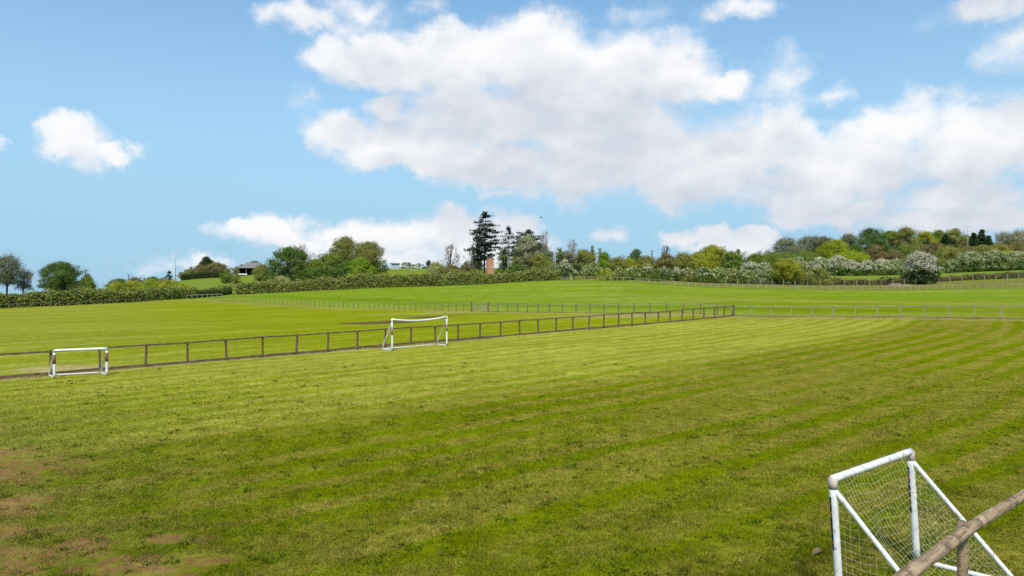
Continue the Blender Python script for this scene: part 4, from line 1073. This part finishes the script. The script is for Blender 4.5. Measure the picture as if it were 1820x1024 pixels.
# wooden field gate
def field_gate():
    a = np.array(gx(838, 108.6)); b = np.array(gx(868, 106)); za, zb = H1(*a), H1(*b)
    root = empty('field_gate', (a[0], a[1], za), 0, 'wooden five bar field gate hung between two dark posts in the paddock fence', 'gate')
    o0 = np.array([a[0], a[1], za])
    for q, z in ((a, za), (b, zb)):
        m = MB(); m.box((q[0] - o0[0], q[1] - o0[1], z - o0[2] + 0.55), (0.2, 0.2, 1.75)); m.build('gate_post', WOODD, root)
    d = unit(b - a); A = a + d * 0.2; Bp = b - d * 0.2
    def P(t, h): q = A + (Bp - A) * t; return (q[0] - o0[0], q[1] - o0[1], za + (zb - za) * t - o0[2] + h)
    m = MB()
    for h in (0.15, 0.38, 0.62, 0.86, 1.12): m.beam([P(0, h), P(1, h)], 0.04, 0.075)
    m.build('bars', WOODG, root)
    m = MB()
    for t in (0.02, 0.98): m.tube([P(t, 0.1), P(t, 1.2)], 0.055, 4)
    m.tube([P(0.04, 0.15), P(0.5, 1.12)], 0.035, 4); m.tube([P(0.96, 0.15), P(0.5, 1.12)], 0.035, 4)
    m.build('brace', WOODG, root)
    for q in (a - d * 0.5, b + d * 0.42):
        pass
field_gate()
def metal_gate():
    a = np.array(gx(997, 219)); b = np.array(gx(1013, 218)); za = H1(*a); zb = H1(*b)
    root = empty('metal_gate', (a[0], a[1], za), 0, 'dull grey metal gate closing the gap at the end of the clipped hedge', 'gate')
    m = MB(); d = b - a
    for h in (0.2, 0.45, 0.7, 0.95, 1.2): m.tube([(0, 0, h), (d[0], d[1], zb - za + h)], 0.03, 5)
    m.build('bars', STEELD, root)
    m = MB()
    for t in (0, 0.33, 0.66, 1): m.tube([(d[0] * t, d[1] * t, -0.1), (d[0] * t, d[1] * t, (zb - za) * t + 1.25)], 0.035, 5)
    m.build('uprights', STEELD, root)
    m = MB(); m.box((d[0] * 1.08, d[1] * 1.08, zb - za + 0.6), (0.22, 0.22, 1.7)); m.build('gate_post', WOODP, root)
metal_gate()

# ------------------------------------------------------------------ goals
def sweep(a, b, n=9): t = np.linspace(0, 1, n)[:, None]; return a * (1 - t) + b * t
def goal(label, A, Bq, hgt, dep, r_up, r_bar, sag=0.0, tilt=(0, 0), sleeve=None, corner=None, net=None, brace_h=0.94, white=None, r_base=None, sticker=False, sides=14):
    white = white or WHITE2; r_base = r_base or r_bar
    za, zb = H1(*A), H1(*Bq)
    o0 = np.array([A[0], A[1], za])
    root = empty('football_goal', tuple(o0), 0, label, 'goal', 'white football goals')
    a0 = np.array([0, 0, 0.03]); b0 = np.array([Bq[0] - A[0], Bq[1] - A[1], zb - za + 0.03])
    tl = np.array([tilt[0], tilt[1], 0]); D = np.array([dep[0], dep[1], dep[2] if len(dep) > 2 else 0])
    a1 = a0 + np.array([0, 0, hgt]) + tl; b1 = b0 + np.array([0, 0, hgt]) + tl
    for lo, hi in ((a0, a1), (b0, b1)):
        m = MB(); m.tube(sweep(lo, hi - np.array([0, 0, r_up])), r_up, sides); p = m.build('post', white, root, True)
        if sleeve:
            m = MB(); m.tube(sweep(lo + (hi - lo) * sleeve[0], lo + (hi - lo) * sleeve[1], 3), r_up * 1.12, sides); m.build('sleeve', sleeve[2], p, True)
        if sticker:
            m = MB(); th = np.linspace(2.5, 3.7, 6); hs = np.linspace(0.44, 0.86, 8)
            V = np.array([lo + (hi - lo) * h + np.array([math.cos(t) * r_up * 1.07, math.sin(t) * r_up * 1.07, 0]) for h in hs for t in th])
            q = [(i * 6 + k, i * 6 + k + 1, (i + 1) * 6 + k + 1, (i + 1) * 6 + k) for i in range(7) for k in range(5)]
            m.add(V, q); m.build('sticker', STICK, p, True)
        m = MB(); m.tube(sweep(hi - (hi - lo) * 0.075, hi + np.array([0, 0, r_up * 0.2]), 3), r_up * 1.14, sides)
        m.build('corner_joint', corner or white, root, True)
        m = MB(); top = lo + (hi - lo) * brace_h; m.tube(sweep(top, lo + D), r_bar, sides); m.build('brace', white, root, True)
        m = MB(); m.tube(sweep(lo, lo + D), r_base, sides); m.build('base_bar', white, root, True)
    t = np.linspace(0, 1, 15)
    bar = a1 * (1 - t)[:, None] + b1 * t[:, None]; bar[:, 2] -= sag * 4 * t * (1 - t)
    m = MB(); m.tube(bar, r_up, sides); m.build('crossbar', white, root, True)
    m = MB(); m.tube(sweep(a0 + D, b0 + D), r_base, sides); m.build('back_bar', white, root, True)
    if net: make_net(root, a0, b0, a1, b1, D, bar, net)
    return root
def make_net(root, a0, b0, a1, b1, D, bar, cfg):
    r = rs(5); rad = cfg['r']; cell = cfg['cell']
    m = MB()
    def cord(P): m.tube(P, rad, 3, cap=False)
    Lw = np.linalg.norm(b1 - a1); Lb = np.linalg.norm(a0 + D - a1)
    nu = int(Lw / cell); nv = int(Lb / cell)
    def back(u, v):
        top = a1 * (1 - u) + b1 * u; bot = (a0 * (1 - u) + b0 * u) + D
        p = top * (1 - v) + bot * v
        s = math.sin(math.pi * v) * cfg['sag']
        w = math.sin(math.pi * u)
        return p - D / np.linalg.norm(D) * s * (0.35 + 0.65 * w) + np.array([0, 0, -s * 0.9 * (0.4 + 0.6 * w)]) + np.array([0.02 * math.sin(v * 21 + u * 9), 0.02 * math.cos(u * 17 + v * 5), 0.015 * math.sin(u * 25 + v * 13)])
    for i in range(nu + 1): cord([back(i / nu, v) for v in np.linspace(0, 1, 12)])
    for j in range(1, nv + 1):
        cord([back(u, j / nv + 0.012 * math.sin(u * 14 + j)) for u in np.linspace(0, 1, 14)])
    for lo, hi in ((a0, a1), (b0, b1)):
        nj = int(np.linalg.norm(hi - lo) / cell)
        for j in range(1, nj):
            f = j / nj; p = lo + (hi - lo) * f; q = (hi + (lo + D - hi) * (1 - f))
            t = np.linspace(0, 1, 8)[:, None]
            P = p * (1 - t) + q * t; P[:, 2] -= (0.07 * np.sin(math.pi * t[:, 0])) * (1 - f + 0.2); cord(P)
        nk = int(np.linalg.norm(D) / cell)
        for k in range(1, nk):
            f = k / nk; bq = lo + D * f; tq = hi + (lo + D - hi) * f
            t = np.linspace(0, 1, 8)[:, None]; P = bq * (1 - t) + tq * t; P[:, :2] += (0.03 * np.sin(math.pi * t) * np.sin(k * 2.0)); cord(P)
    m.build('net', CORD, root)
    # cord lashed round crossbar, posts and braces
    w = MB()
    def lash(a, b, rr, turns, n):
        ax = unit(b - a); s = unit(np.cross(ax, np.array([0.3, 0.2, 0.93]))); c = np.cross(ax, s)
        t = np.linspace(0.03, 0.97, n)[:, None]; ph = t * turns * 2 * math.pi + 0.5 * np.sin(t * 15)
        w.tube(a + (b - a) * t + (s * np.cos(ph) + c * np.sin(ph)) * rr, cfg['r'] * 0.9, 3, cap=False)
    ru = cfg['ru'] * 1.05; rb = cfg['rb'] * 1.06
    lash(a1, b1, ru, 9, 220)
    for lo, hi in ((a0, a1), (b0, b1)):
        lash(lo, hi, ru, 5, 110); lash(hi + (lo - hi) * 0.06, lo + D, rb, 9, 150); lash(lo, lo + D, rb, 7, 110)
    w.build('lashing', CORDD, root)

A0 = (4.72, 10.52); B0 = (6.72, 12.14)
goal('nearest white goal with a net and blue post stickers, beside the log rail', A0, B0, 1.80, (0.98, -1.02, 0.0), 0.056, 0.036, tilt=(-0.11, 0), corner=CREAMJ,
     net=dict(r=0.0013, cell=0.105, sag=0.16, ru=0.056, rb=0.036), brace_h=0.93, white=WHITE, r_base=0.040, sticker=True, sides=18)
goal('white goal with a drooping crossbar in front of the middle of the dark fence', (-7.36, 44.9), (-4.28, 48.0), 1.90, (-0.78, 0.88), 0.055, 0.036, sag=0.16, sleeve=(0.50, 0.74, RUSTS), corner=WHITE2)
goal('small low white goal with maroon post sleeves against the dark fence', (-20.9, 33.4), (-19.0, 34.3), 1.22, (-0.72, 0.75), 0.056, 0.04, sleeve=(0.50, 0.84, MAROON), corner=TEAL)

def far_goal():
    p = spot(735, 300)
    root = empty('football_goal', p, 0, 'tiny distant white goal on the meadow beyond the clipped hedge', 'goal', 'white football goals')
    for x in (-1.1, 1.1):
        m = MB(); m.tube([(x, 0, 0), (x, 0, 1.45)], 0.06, 6); m.build('post', WHITE2, root)
        m = MB(); m.tube([(x, 0, 1.4), (x, 0.9, 0)], 0.04, 6); m.build('brace', WHITE2, root)
    m = MB(); m.tube([(-1.1, 0, 1.45), (1.1, 0, 1.45)], 0.07, 6); m.build('crossbar', WHITE2, root)
    m = MB(); m.tube([(-1.1, 0.9, 0.05), (1.1, 0.9, 0.05)], 0.05, 6); m.build('back_bar', WHITE2, root)
far_goal()

# ------------------------------------------------------------------ buildings and small things
def brick_mat():
    m, nt, out = newmat('brick')
    tc = nt.node('ShaderNodeTexCoord').outputs['Object']
    sx = nt.xyz(tc)
    br = nt.node('ShaderNodeTexBrick'); nt.put(br.inputs['Vector'], nt.cxyz(nt.m('ADD', sx[0], sx[1]), sx[2], 0.0))
    br.inputs['Scale'].default_value = 4.5
    for i, c in ((1, (0.46, 0.20, 0.095, 1)), (2, (0.37, 0.15, 0.07, 1)), (3, (0.38, 0.23, 0.145, 1))): br.inputs[i].default_value = c
    p = nt.node('ShaderNodeBsdfPrincipled'); nt.put(p.inputs['Base Color'], br.outputs[0]); p.inputs['Roughness'].default_value = 0.9
    nt.l.new(p.outputs[0], out.inputs[0]); return m
BRICK = brick_mat()
SLATE = surf_mat('slate', (0.16, 0.16, 0.17), (0.26, 0.26, 0.28), (3, 3, 3), 0.7, 0.2)
ROOFG = surf_mat('grey_roof_sheet', (0.15, 0.145, 0.145), (0.21, 0.20, 0.20), (1, 1, 1), 0.6, 0.1)
BOARD = surf_mat('dark_board', (0.035, 0.03, 0.028), (0.075, 0.065, 0.058), (3, 3, 1), 0.9, 0.2)
GLASS = surf_mat('pale_glass', (0.30, 0.36, 0.38), (0.40, 0.46, 0.48), (1, 1, 1), 0.15, 0.0, 0.6)
PALE = surf_mat('pale_render', (0.60, 0.59, 0.53), (0.72, 0.70, 0.64), (2, 2, 2), 0.8, 0.05)

def brick_house():
    p, HH, _ = dims(871, 457, 1, 248.5)
    root = empty('brick_house', p, 0.12, 'slim orange brick house gable showing beside the trunk of the tallest pine', 'house')
    w, d, h, rid = 2.2, 3.0, HH - 0.7, HH
    m = MB()
    V = [(-w/2, -d/2, -0.5), (w/2, -d/2, -0.5), (w/2, d/2, -0.5), (-w/2, d/2, -0.5), (-w/2, -d/2, h), (w/2, -d/2, h), (w/2, d/2, h), (-w/2, d/2, h), (0, -d/2, rid), (0, d/2, rid)]
    m.add(V, [(0, 1, 5, 4), (1, 2, 6, 5), (2, 3, 7, 6), (3, 0, 4, 7)], [(4, 5, 8), (6, 7, 9)]); m.build('wall', BRICK, root)
    m = MB()
    for s in (-1, 1):
        e = 0.25
        a = np.array([(s * (w/2 + e), -d/2 - e, h - e * 0.75), (s * (w/2 + e), d/2 + e, h - e * 0.75), (0, d/2 + e, rid + 0.02), (0, -d/2 - e, rid + 0.02)])
        m.add(np.vstack([a, a + np.array([0, 0, 0.12])]), [(0, 1, 2, 3), (7, 6, 5, 4), (0, 4, 5, 1), (0, 3, 7, 4), (1, 5, 6, 2)])
    m.build('roof', SLATE, root)
    for z in (1.2, 3.4):
        m = MB(); m.box((0.35, -d/2 - 0.03, z + 0.4), (0.6, 0.08, 0.95)); f = m.build('window', PALE, root)
        m = MB(); m.box((0.35, -d/2 - 0.075, z + 0.4), (0.48, 0.02, 0.8)); m.build('pane', SLATE, f)
brick_house()
def barn():
    p = spot(449, 388)
    root = empty('barn', p, 0.0, 'open fronted dark barn with a pale grey roof on the far slope', 'barn')
    w, d, h = 12.0, 8.0, 3.5
    m = MB(); m.box((0, d/2, h/2 - 0.3), (w, 0.2, h + 0.6))
    for s in (-1, 1): m.box((s * (w/2 - 0.1), 0, h/2 - 0.3), (0.2, d - 0.2, h + 0.6))
    m.build('wall', BOARD, root)
    for x in (-5.75, -1.9, 1.9, 5.75):
        m = MB(); m.box((x, -d/2, h/2 - 0.3), (0.28, 0.28, h + 0.6)); m.build('post', WOODM, root)
    m = MB()
    V = []
    rl = 0.0
    a = [(-w/2 - 0.6, -d/2 - 0.7, h), (w/2 + 0.6, -d/2 - 0.7, h), (w/2 - 2.5, 0, h + 2.9), (-w/2 + 3.6, 0, h + 2.9), (-w/2 - 0.6, d/2 + 0.7, h), (w/2 + 0.6, d/2 + 0.7, h)]
    m.add(a, [(0, 1, 2, 3), (5, 4, 3, 2)], [(0, 3, 4), (1, 5, 2)])
    m.add(np.array(a)[[0, 1, 5, 4]] - np.array([0, 0, 0.12]), [(0, 3, 2, 1)])
    m.build('roof', ROOFG, root)
    m = MB(); m.box((-3.4, -d/2 - 1.2, 0.2), (4.6, 0.12, 0.7)); m.build('low_wall', PALE, root)
    m = MB(); m.box((1.8, 0.5, 0.9), (3.0, 2.0, 1.8)); m.box((1.5, 0.2, 2.1), (2.2, 1.6, 0.6)); m.build('stored_bales', WOODM, root)
barn()
def shed():
    p = spot(703, 318)
    root = empty('glass_shed', p, 0.1, 'pale glazed shed with a thin dark flat roof beyond the clipped hedge', 'shed')
    m = MB(); m.box((0, 0, 1.1), (3.4, 3.0, 2.6)); m.build('wall', GLASS, root)
    m = MB(); m.box((-0.3, -0.1, 2.5), (4.4, 3.8, 0.2)); m.build('roof', STEELD, root)
    for x in (-1.7, -0.6, 0.6, 1.7):
        m = MB(); m.box((x, -1.53, 1.1), (0.12, 0.1, 2.58)); m.build('frame', STEEL, root)
shed()
def mast(px, ytop, Y, label, r0, heads=1, group=None, arm=0.5, name='lamp_post', mat=STEEL, cat='lamp post', low=None):
    p, H, _ = dims(px, ytop, 1, Y)
    root = empty(name, p, 0, label, cat, group)
    m = MB(); m.tube([(0, 0, -0.2), (0, 0, H * 0.5), (0, 0, H)], [r0, r0 * 0.8, r0 * 0.55], 8); m.build('pole', mat, root)
    for s in ((-1, 1) if heads == 2 else (1,)):
        m = MB(); m.tube([(0, 0, H - 0.1), (s * arm * 0.5, 0, H), (s * arm, 0, H + 0.05)], r0 * 0.45, 6); m.build('arm', mat, root)
        m = MB(); m.box((s * (arm + 0.3), 0, H + 0.05), (0.7, 0.28, 0.14)); m.build('lamp_head', STEELD, root)
    if low:
        m = MB(); m.tube([(0, 0, -0.2), (0, 0, low)], [r0 * 2.6, r0 * 2.2], 10); m.build('base_sleeve', WOODG, root)
    return root
mast(1720, 403, 300, 'double armed street lamp rising above the far wood', 0.15, 2, None, 0.75)
mast(987, 441, 250, 'tall pale single pole lamp beside the trees at the end of the pines', 0.10, 1, None, 0.35)
for px, yt, lab in ((700, 460, 'faint floodlight mast over the glass shed'), (716, 462, 'faint floodlight mast between the glass shed and the small far goal'), (725, 459, 'tallest faint floodlight mast left of the small far goal')):
    mast(px, yt, 420, lab, 0.03, 1, 'distant floodlight masts', 0.3)
def utility():
    p, H, _ = dims(312, 458, 1, 300)
    root = empty('radio_mast', p, 0, 'thin tapering mast on a stout tan foot above the yellow green bushes', 'mast')
    m = MB(); m.tube([(0, 0, 2), (0, 0, H * 0.6), (0, 0, H)], [0.16, 0.09, 0.04], 7); m.build('pole', WOODM, root)
    m = MB(); m.tube([(0, 0, -0.3), (0, 0, 3.6)], [0.42, 0.36], 8); m.build('foot', surf_mat('tan_foot', (0.34, 0.26, 0.14), (0.44, 0.35, 0.2)), root)
    m = MB(); m.box((0, 0, 4.6), (0.7, 0.2, 0.16)); m.build('bracket', WOODM, root)
utility()
def jump():
    p = spot(1597, 203)
    root = empty('timber_jump', p, 0.0, 'brown timber poles stacked as a low jump before the largest hawthorn', 'jump')
    JW = surf_mat('bare_pole', (0.30, 0.2, 0.14), (0.45, 0.33, 0.25), (3, 3, 3), 0.8, 0.1)
    r = rs(4)
    for i, (x0, x1, z, y) in enumerate(((-4.6, -0.4, 0.14, 0), (-2.6, 2.2, 0.5, 0.1), (-2.2, 0.8, 0.85, 0.1), (-0.6, 3.4, 0.14, -0.2), (1.2, 3.0, 0.45, -0.1))):
        m = MB(); m.tube([(x0, y, z), (x1, y + 0.2, z + r.uniform(-0.05, 0.05))], 0.12, 7); m.build('pole', JW, root)
    for x in (-2.5, 2.1):
        m = MB(); m.box((x, 0.25, 0.5), (0.18, 0.18, 1.1)); m.build('stand', WOODM, root)
jump()
def bird():
    X, Y, z = ray(962, 387, 120)
    m = MB()
    m.tube([(-0.2, 0, 0), (-0.08, 0, 0.02), (0.08, 0, 0.02), (0.2, 0, 0)], [0.02, 0.07, 0.06, 0.015], 6)
    m.add([(0.08, 0, 0.05), (-0.08, 0, 0.05), (-0.10, 0.45, 0.16), (0.02, 0.4, 0.17), (-0.10, -0.45, 0.16), (0.02, -0.4, 0.17)], [(0, 1, 2, 3), (1, 0, 5, 4)])
    o = m.build('bird', BOARD); o.location = (X, Y, z)
    tag(o, 'small dark bird gliding in the blue right of the pines', 'bird')
bird()
def scrap():
    X, Y = 5.08, 12.35
    m = MB(); r = rs(2); n = 7
    u = np.linspace(0, 1, n)
    V = []
    for i, t in enumerate(u):
        w = 0.05 * math.sin(math.pi * min(1, t * 0.9 + 0.08)) + 0.008
        c = np.array([0.24 * t, 0.08 * t * t, 0.03 + 0.035 * math.sin(t * 3)])
        V += [c + np.array([0.02, -w, 0.025]), c, c + np.array([-0.01, w, 0.035])]
    q = []
    for i in range(n - 1):
        for k in range(2): q.append((i * 3 + k, i * 3 + k + 1, i * 3 + k + 4, i * 3 + k + 3))
    m.add(V, q)
    o = m.build('dead_leaf', surf_mat('dry_leaf', (0.17, 0.125, 0.055), (0.28, 0.21, 0.10), (20, 20, 20), 0.8, 0.0))
    o.location = (X, Y, H1(X, Y)); o.rotation_euler = (0.1, -0.08, 0.35)
    tag(o, 'curled dry leaf lying in the grass beside the front post of the nearest goal', 'leaf')
scrap()
# ------------------------------------------------------------------ sky: physical sky with cumulus, laid out by compass bearing and elevation
SUN_EL, SUN_AZ = math.radians(52), math.radians(180)      # bearing clockwise from +Y
BL = [  # centre x, y, half width, half height (surveyed in the photo, turned into bearings below), weight
 (680,110,140,58,1),(800,115,150,72,1),(950,108,150,92,1),(1080,130,150,85,1),(1200,132,115,72,1),(1275,152,72,34,1),(900,210,210,85,1),(1050,225,190,80,1),
 (600,235,70,42,1),(680,262,95,46,1),(790,272,115,50,1),(690,200,45,30,.6),(900,295,150,50,1),(1050,295,210,72,1),(1200,295,190,78,1),(1330,270,150,95,1),(1380,228,60,56,1),(1455,312,150,75,1),(1560,292,140,90,1),
 (1600,228,110,66,1),(1720,262,140,98,1),(1815,250,130,92,1),(1700,352,190,55,1),(1500,378,160,30,1),(1780,382,120,30,1),(1650,395,200,25,.9),
 (560,35,115,36,.52),(650,20,95,40,.58),(480,30,50,28,.45),(745,5,55,26,.42),(790,45,36,14,.36),(1140,25,55,30,.36),(1310,15,80,26,.36),(1380,140,66,50,.36),(1480,160,50,26,.3),
 (1745,20,110,42,.6),(1795,80,80,50,.6),(140,252,88,54,1),(205,272,48,26,.9),(245,262,26,20,.6),(-5,248,34,18,.75),
 (480,414,105,32,1),(600,420,125,38,1),(530,430,120,26,1),(700,425,105,40,1),(790,412,82,54,1),(850,432,115,62,1),(660,455,210,28,.9),(925,402,45,30,.9),(900,440,120,40,.8),
 (1210,425,58,22,.95),(1270,425,62,30,1),(1330,426,56,29,1),(1280,440,110,14,.9),(1095,418,40,16,.4),(320,472,105,18,.42),(375,468,55,19,.75),(895,343,42,16,.55),(545,178,42,28,.42),
 (300,-160,240,70,.8),(900,-230,330,110,1),(1700,-120,260,90,.9),(-260,330,200,60,.9),(2080,180,220,120,1),(-420,120,150,60,.8),(2300,380,280,50,.9)]
def build_world():
    wd = bpy.data.worlds.new('World'); bpy.context.scene.world = wd; wd.use_nodes = True
    t = wd.node_tree; t.nodes.clear(); nt = NT(t)
    # group: cloud field at a bearing/elevation (degrees)
    gt = bpy.data.node_groups.new('cloud_field', 'ShaderNodeTree')
    gt.interface.new_socket('P', in_out='INPUT', socket_type='NodeSocketVector')
    gt.interface.new_socket('F', in_out='OUTPUT', socket_type='NodeSocketFloat')
    g = NT(gt); gi = g.node('NodeGroupInput').outputs[0]; go = g.node('NodeGroupOutput')
    wv = g.vm('SCALE', g.vm('SUBTRACT', g.noise(gi, 0.36, 4, 0.5, col=True), (0.5, 0.5, 0.5)), 2.6)
    wv2 = g.vm('SCALE', g.vm('SUBTRACT', g.noise(gi, 1.7, 4, 0.6, col=True), (0.5, 0.5, 0.5)), 0.9)
    P = g.vm('ADD', g.vm('ADD', gi, wv), wv2); P = g.vm('MULTIPLY', P, (1, 1, 0))
    acc = None
    for cx, cy, rx, ry, wt in BL:
        az = math.degrees(math.atan((cx - CX) / F)); ca = math.cos(math.radians(az)); el = math.degrees(math.atan((CY - cy) / F * ca))
        ra = math.degrees(rx / F) * ca * ca * 1.06; re = math.degrees(ry / F) * ca * 1.06
        q = g.vm('MULTIPLY_ADD', P, (1 / ra, 1 / re, 0), (-az / ra, -el / re, 0))
        # thickness of the puff: tall puffs rise more
        f = g.m('MULTIPLY_ADD', g.vm('LENGTH', q), -wt, wt)
        if acc is None: acc = f
        else:
            nd = g.node('ShaderNodeMath', operation='SMOOTH_MAX'); g.put(nd.inputs[0], acc); g.put(nd.inputs[1], f); nd.inputs[2].default_value = 0.12; acc = nd.outputs[0]
    g.put(go.inputs[0], acc)
    def field(v):
        nd = nt.node('ShaderNodeGroup'); nd.node_tree = gt; nt.put(nd.inputs[0], v); return nd.outputs[0]
    d = nt.vm('NORMALIZE', nt.node('ShaderNodeTexCoord').outputs['Generated'])
    x, y, z = nt.xyz(d)[:3]
    az = nt.m('MULTIPLY', nt.m('ARCTAN2', x, y), 57.29578); el = nt.m('MULTIPLY', nt.m('ARCSINE', z), 57.29578)
    p = nt.cxyz(az, el, 0.0)
    f0 = field(p)
    up = field(nt.vm('ADD', p, (-0.7, 1.5, 0)))
    up2 = field(nt.vm('ADD', p, (-0.4, 4.0, 0)))
    n1 = nt.noise(nt.vm('MULTIPLY', p, (0.8, 1.15, 1)), 0.34, 8, 0.54)
    n2 = nt.noise(nt.vm('ADD', nt.vm('MULTIPLY', p, (0.8, 1.2, 1)), (-0.2, 0.45, 0)), 0.34, 5, 0.5)
    n3 = nt.noise(nt.vm('MULTIPLY', p, (1.0, 1.3, 1)), 0.16, 4, 0.5)
    dens = nt.m('ADD', nt.m('ADD', f0, nt.m('MULTIPLY', nt.m('SUBTRACT', n3, 0.5), 0.35)), nt.m('MULTIPLY', nt.m('SUBTRACT', n1, 0.5), 0.95))
    soft = nt.ss(nt.noise(p, 0.12, 2, 0.5), 0.35, 0.65, 0.28, 0.75)
    alpha = nt.ss(dens, -0.04, soft)
    alpha = nt.m('MULTIPLY', alpha, nt.ss(dens, -0.05, 0.6, 0.75, 0.99))
    # lit tops, greyer undersides: how much cloud lies above, towards the sun
    shade = nt.m('ADD', nt.ss(up2, -0.2, 0.8, 0, 0.95), nt.ss(up, 0.1, 0.75, 0, 0.35))
    relief = nt.m('MULTIPLY', nt.m('SUBTRACT', n1, n2), 1.0)
    shade = nt.m('ADD', shade, nt.m('MULTIPLY', nt.m('SUBTRACT', n3, 0.5), 0.75))
    lit = nt.m('ADD', nt.m('SUBTRACT', 1.0, nt.m('MULTIPLY', shade, 0.72)), relief, clamp=True)
    ccol = nt.mix(nt.ss(lit, 0.0, 1.0, interp='LINEAR'), CLOUD_LO, CLOUD_HI)
    sky = nt.node('ShaderNodeTexSky', sky_type='NISHITA', sun_disc=False, sun_elevation=SUN_EL, sun_rotation=SUN_AZ)
    sky.altitude = 50; sky.air_density = SKY_AIR; sky.dust_density = SKY_DUST; sky.ozone_density = SKY_OZ
    hs = nt.node('ShaderNodeHueSaturation'); hs.inputs['Hue'].default_value = SKY_HUE; hs.inputs['Saturation'].default_value = SKY_SAT; hs.inputs['Value'].default_value = SKY_VAL
    nt.l.new(sky.outputs[0], hs.inputs['Color'])
    haze = nt.ss(el, 28.0, 1.0, 0.0, 0.95)
    base = nt.mix(haze, hs.outputs[0], SKY_HAZE)
    col = nt.mix(alpha, base, ccol)
    bg = nt.node('ShaderNodeBackground'); nt.put(bg.inputs[0], col); bg.inputs[1].default_value = 0.1
    out = nt.node('ShaderNodeOutputWorld'); nt.l.new(bg.outputs[0], out.inputs[0])
    wd.cycles.sampling_method = 'MANUAL'; wd.cycles.sample_map_resolution = 512
CLOUD_HI = (6.6, 6.65, 6.75); CLOUD_LO = (4.45, 4.75, 5.3)
SKY_AIR, SKY_DUST, SKY_OZ = 1.0, 0.6, 1.6
SKY_HUE, SKY_SAT, SKY_VAL = 0.49, 1.12, 1.25
SKY_HAZE = (2.35, 4.05, 5.5)
build_world()

sun = bpy.data.lights.new('sun', 'SUN'); sun.energy = 3.0; sun.angle = math.radians(9); sun.color = (1.0, 0.95, 0.87)
so = bpy.data.objects.new('sun', sun); C.objects.link(so)
so.rotation_euler = (math.pi / 2 - SUN_EL, 0, math.pi - SUN_AZ)
so.location = (0, 0, 60)

cam = bpy.data.cameras.new('camera'); co = bpy.data.objects.new('camera', cam); C.objects.link(co)
cam.sensor_width = 36; cam.lens = 36 * F / 1820.0; cam.clip_start = 0.1; cam.clip_end = 6000
co.location = (0, 0, EYE); co.rotation_euler = (math.pi / 2, 0, 0)
sc = bpy.context.scene
sc.camera = co
sc.view_settings.view_transform = 'Standard'; sc.view_settings.look = 'None'; sc.view_settings.gamma = 1; sc.view_settings.exposure = 0.56
sc.render.engine = 'CYCLES'
sc.cycles.max_bounces = 6; sc.cycles.diffuse_bounces = 3; sc.cycles.transmission_bounces = 4; sc.cycles.caustics_reflective = False; sc.cycles.caustics_refractive = False
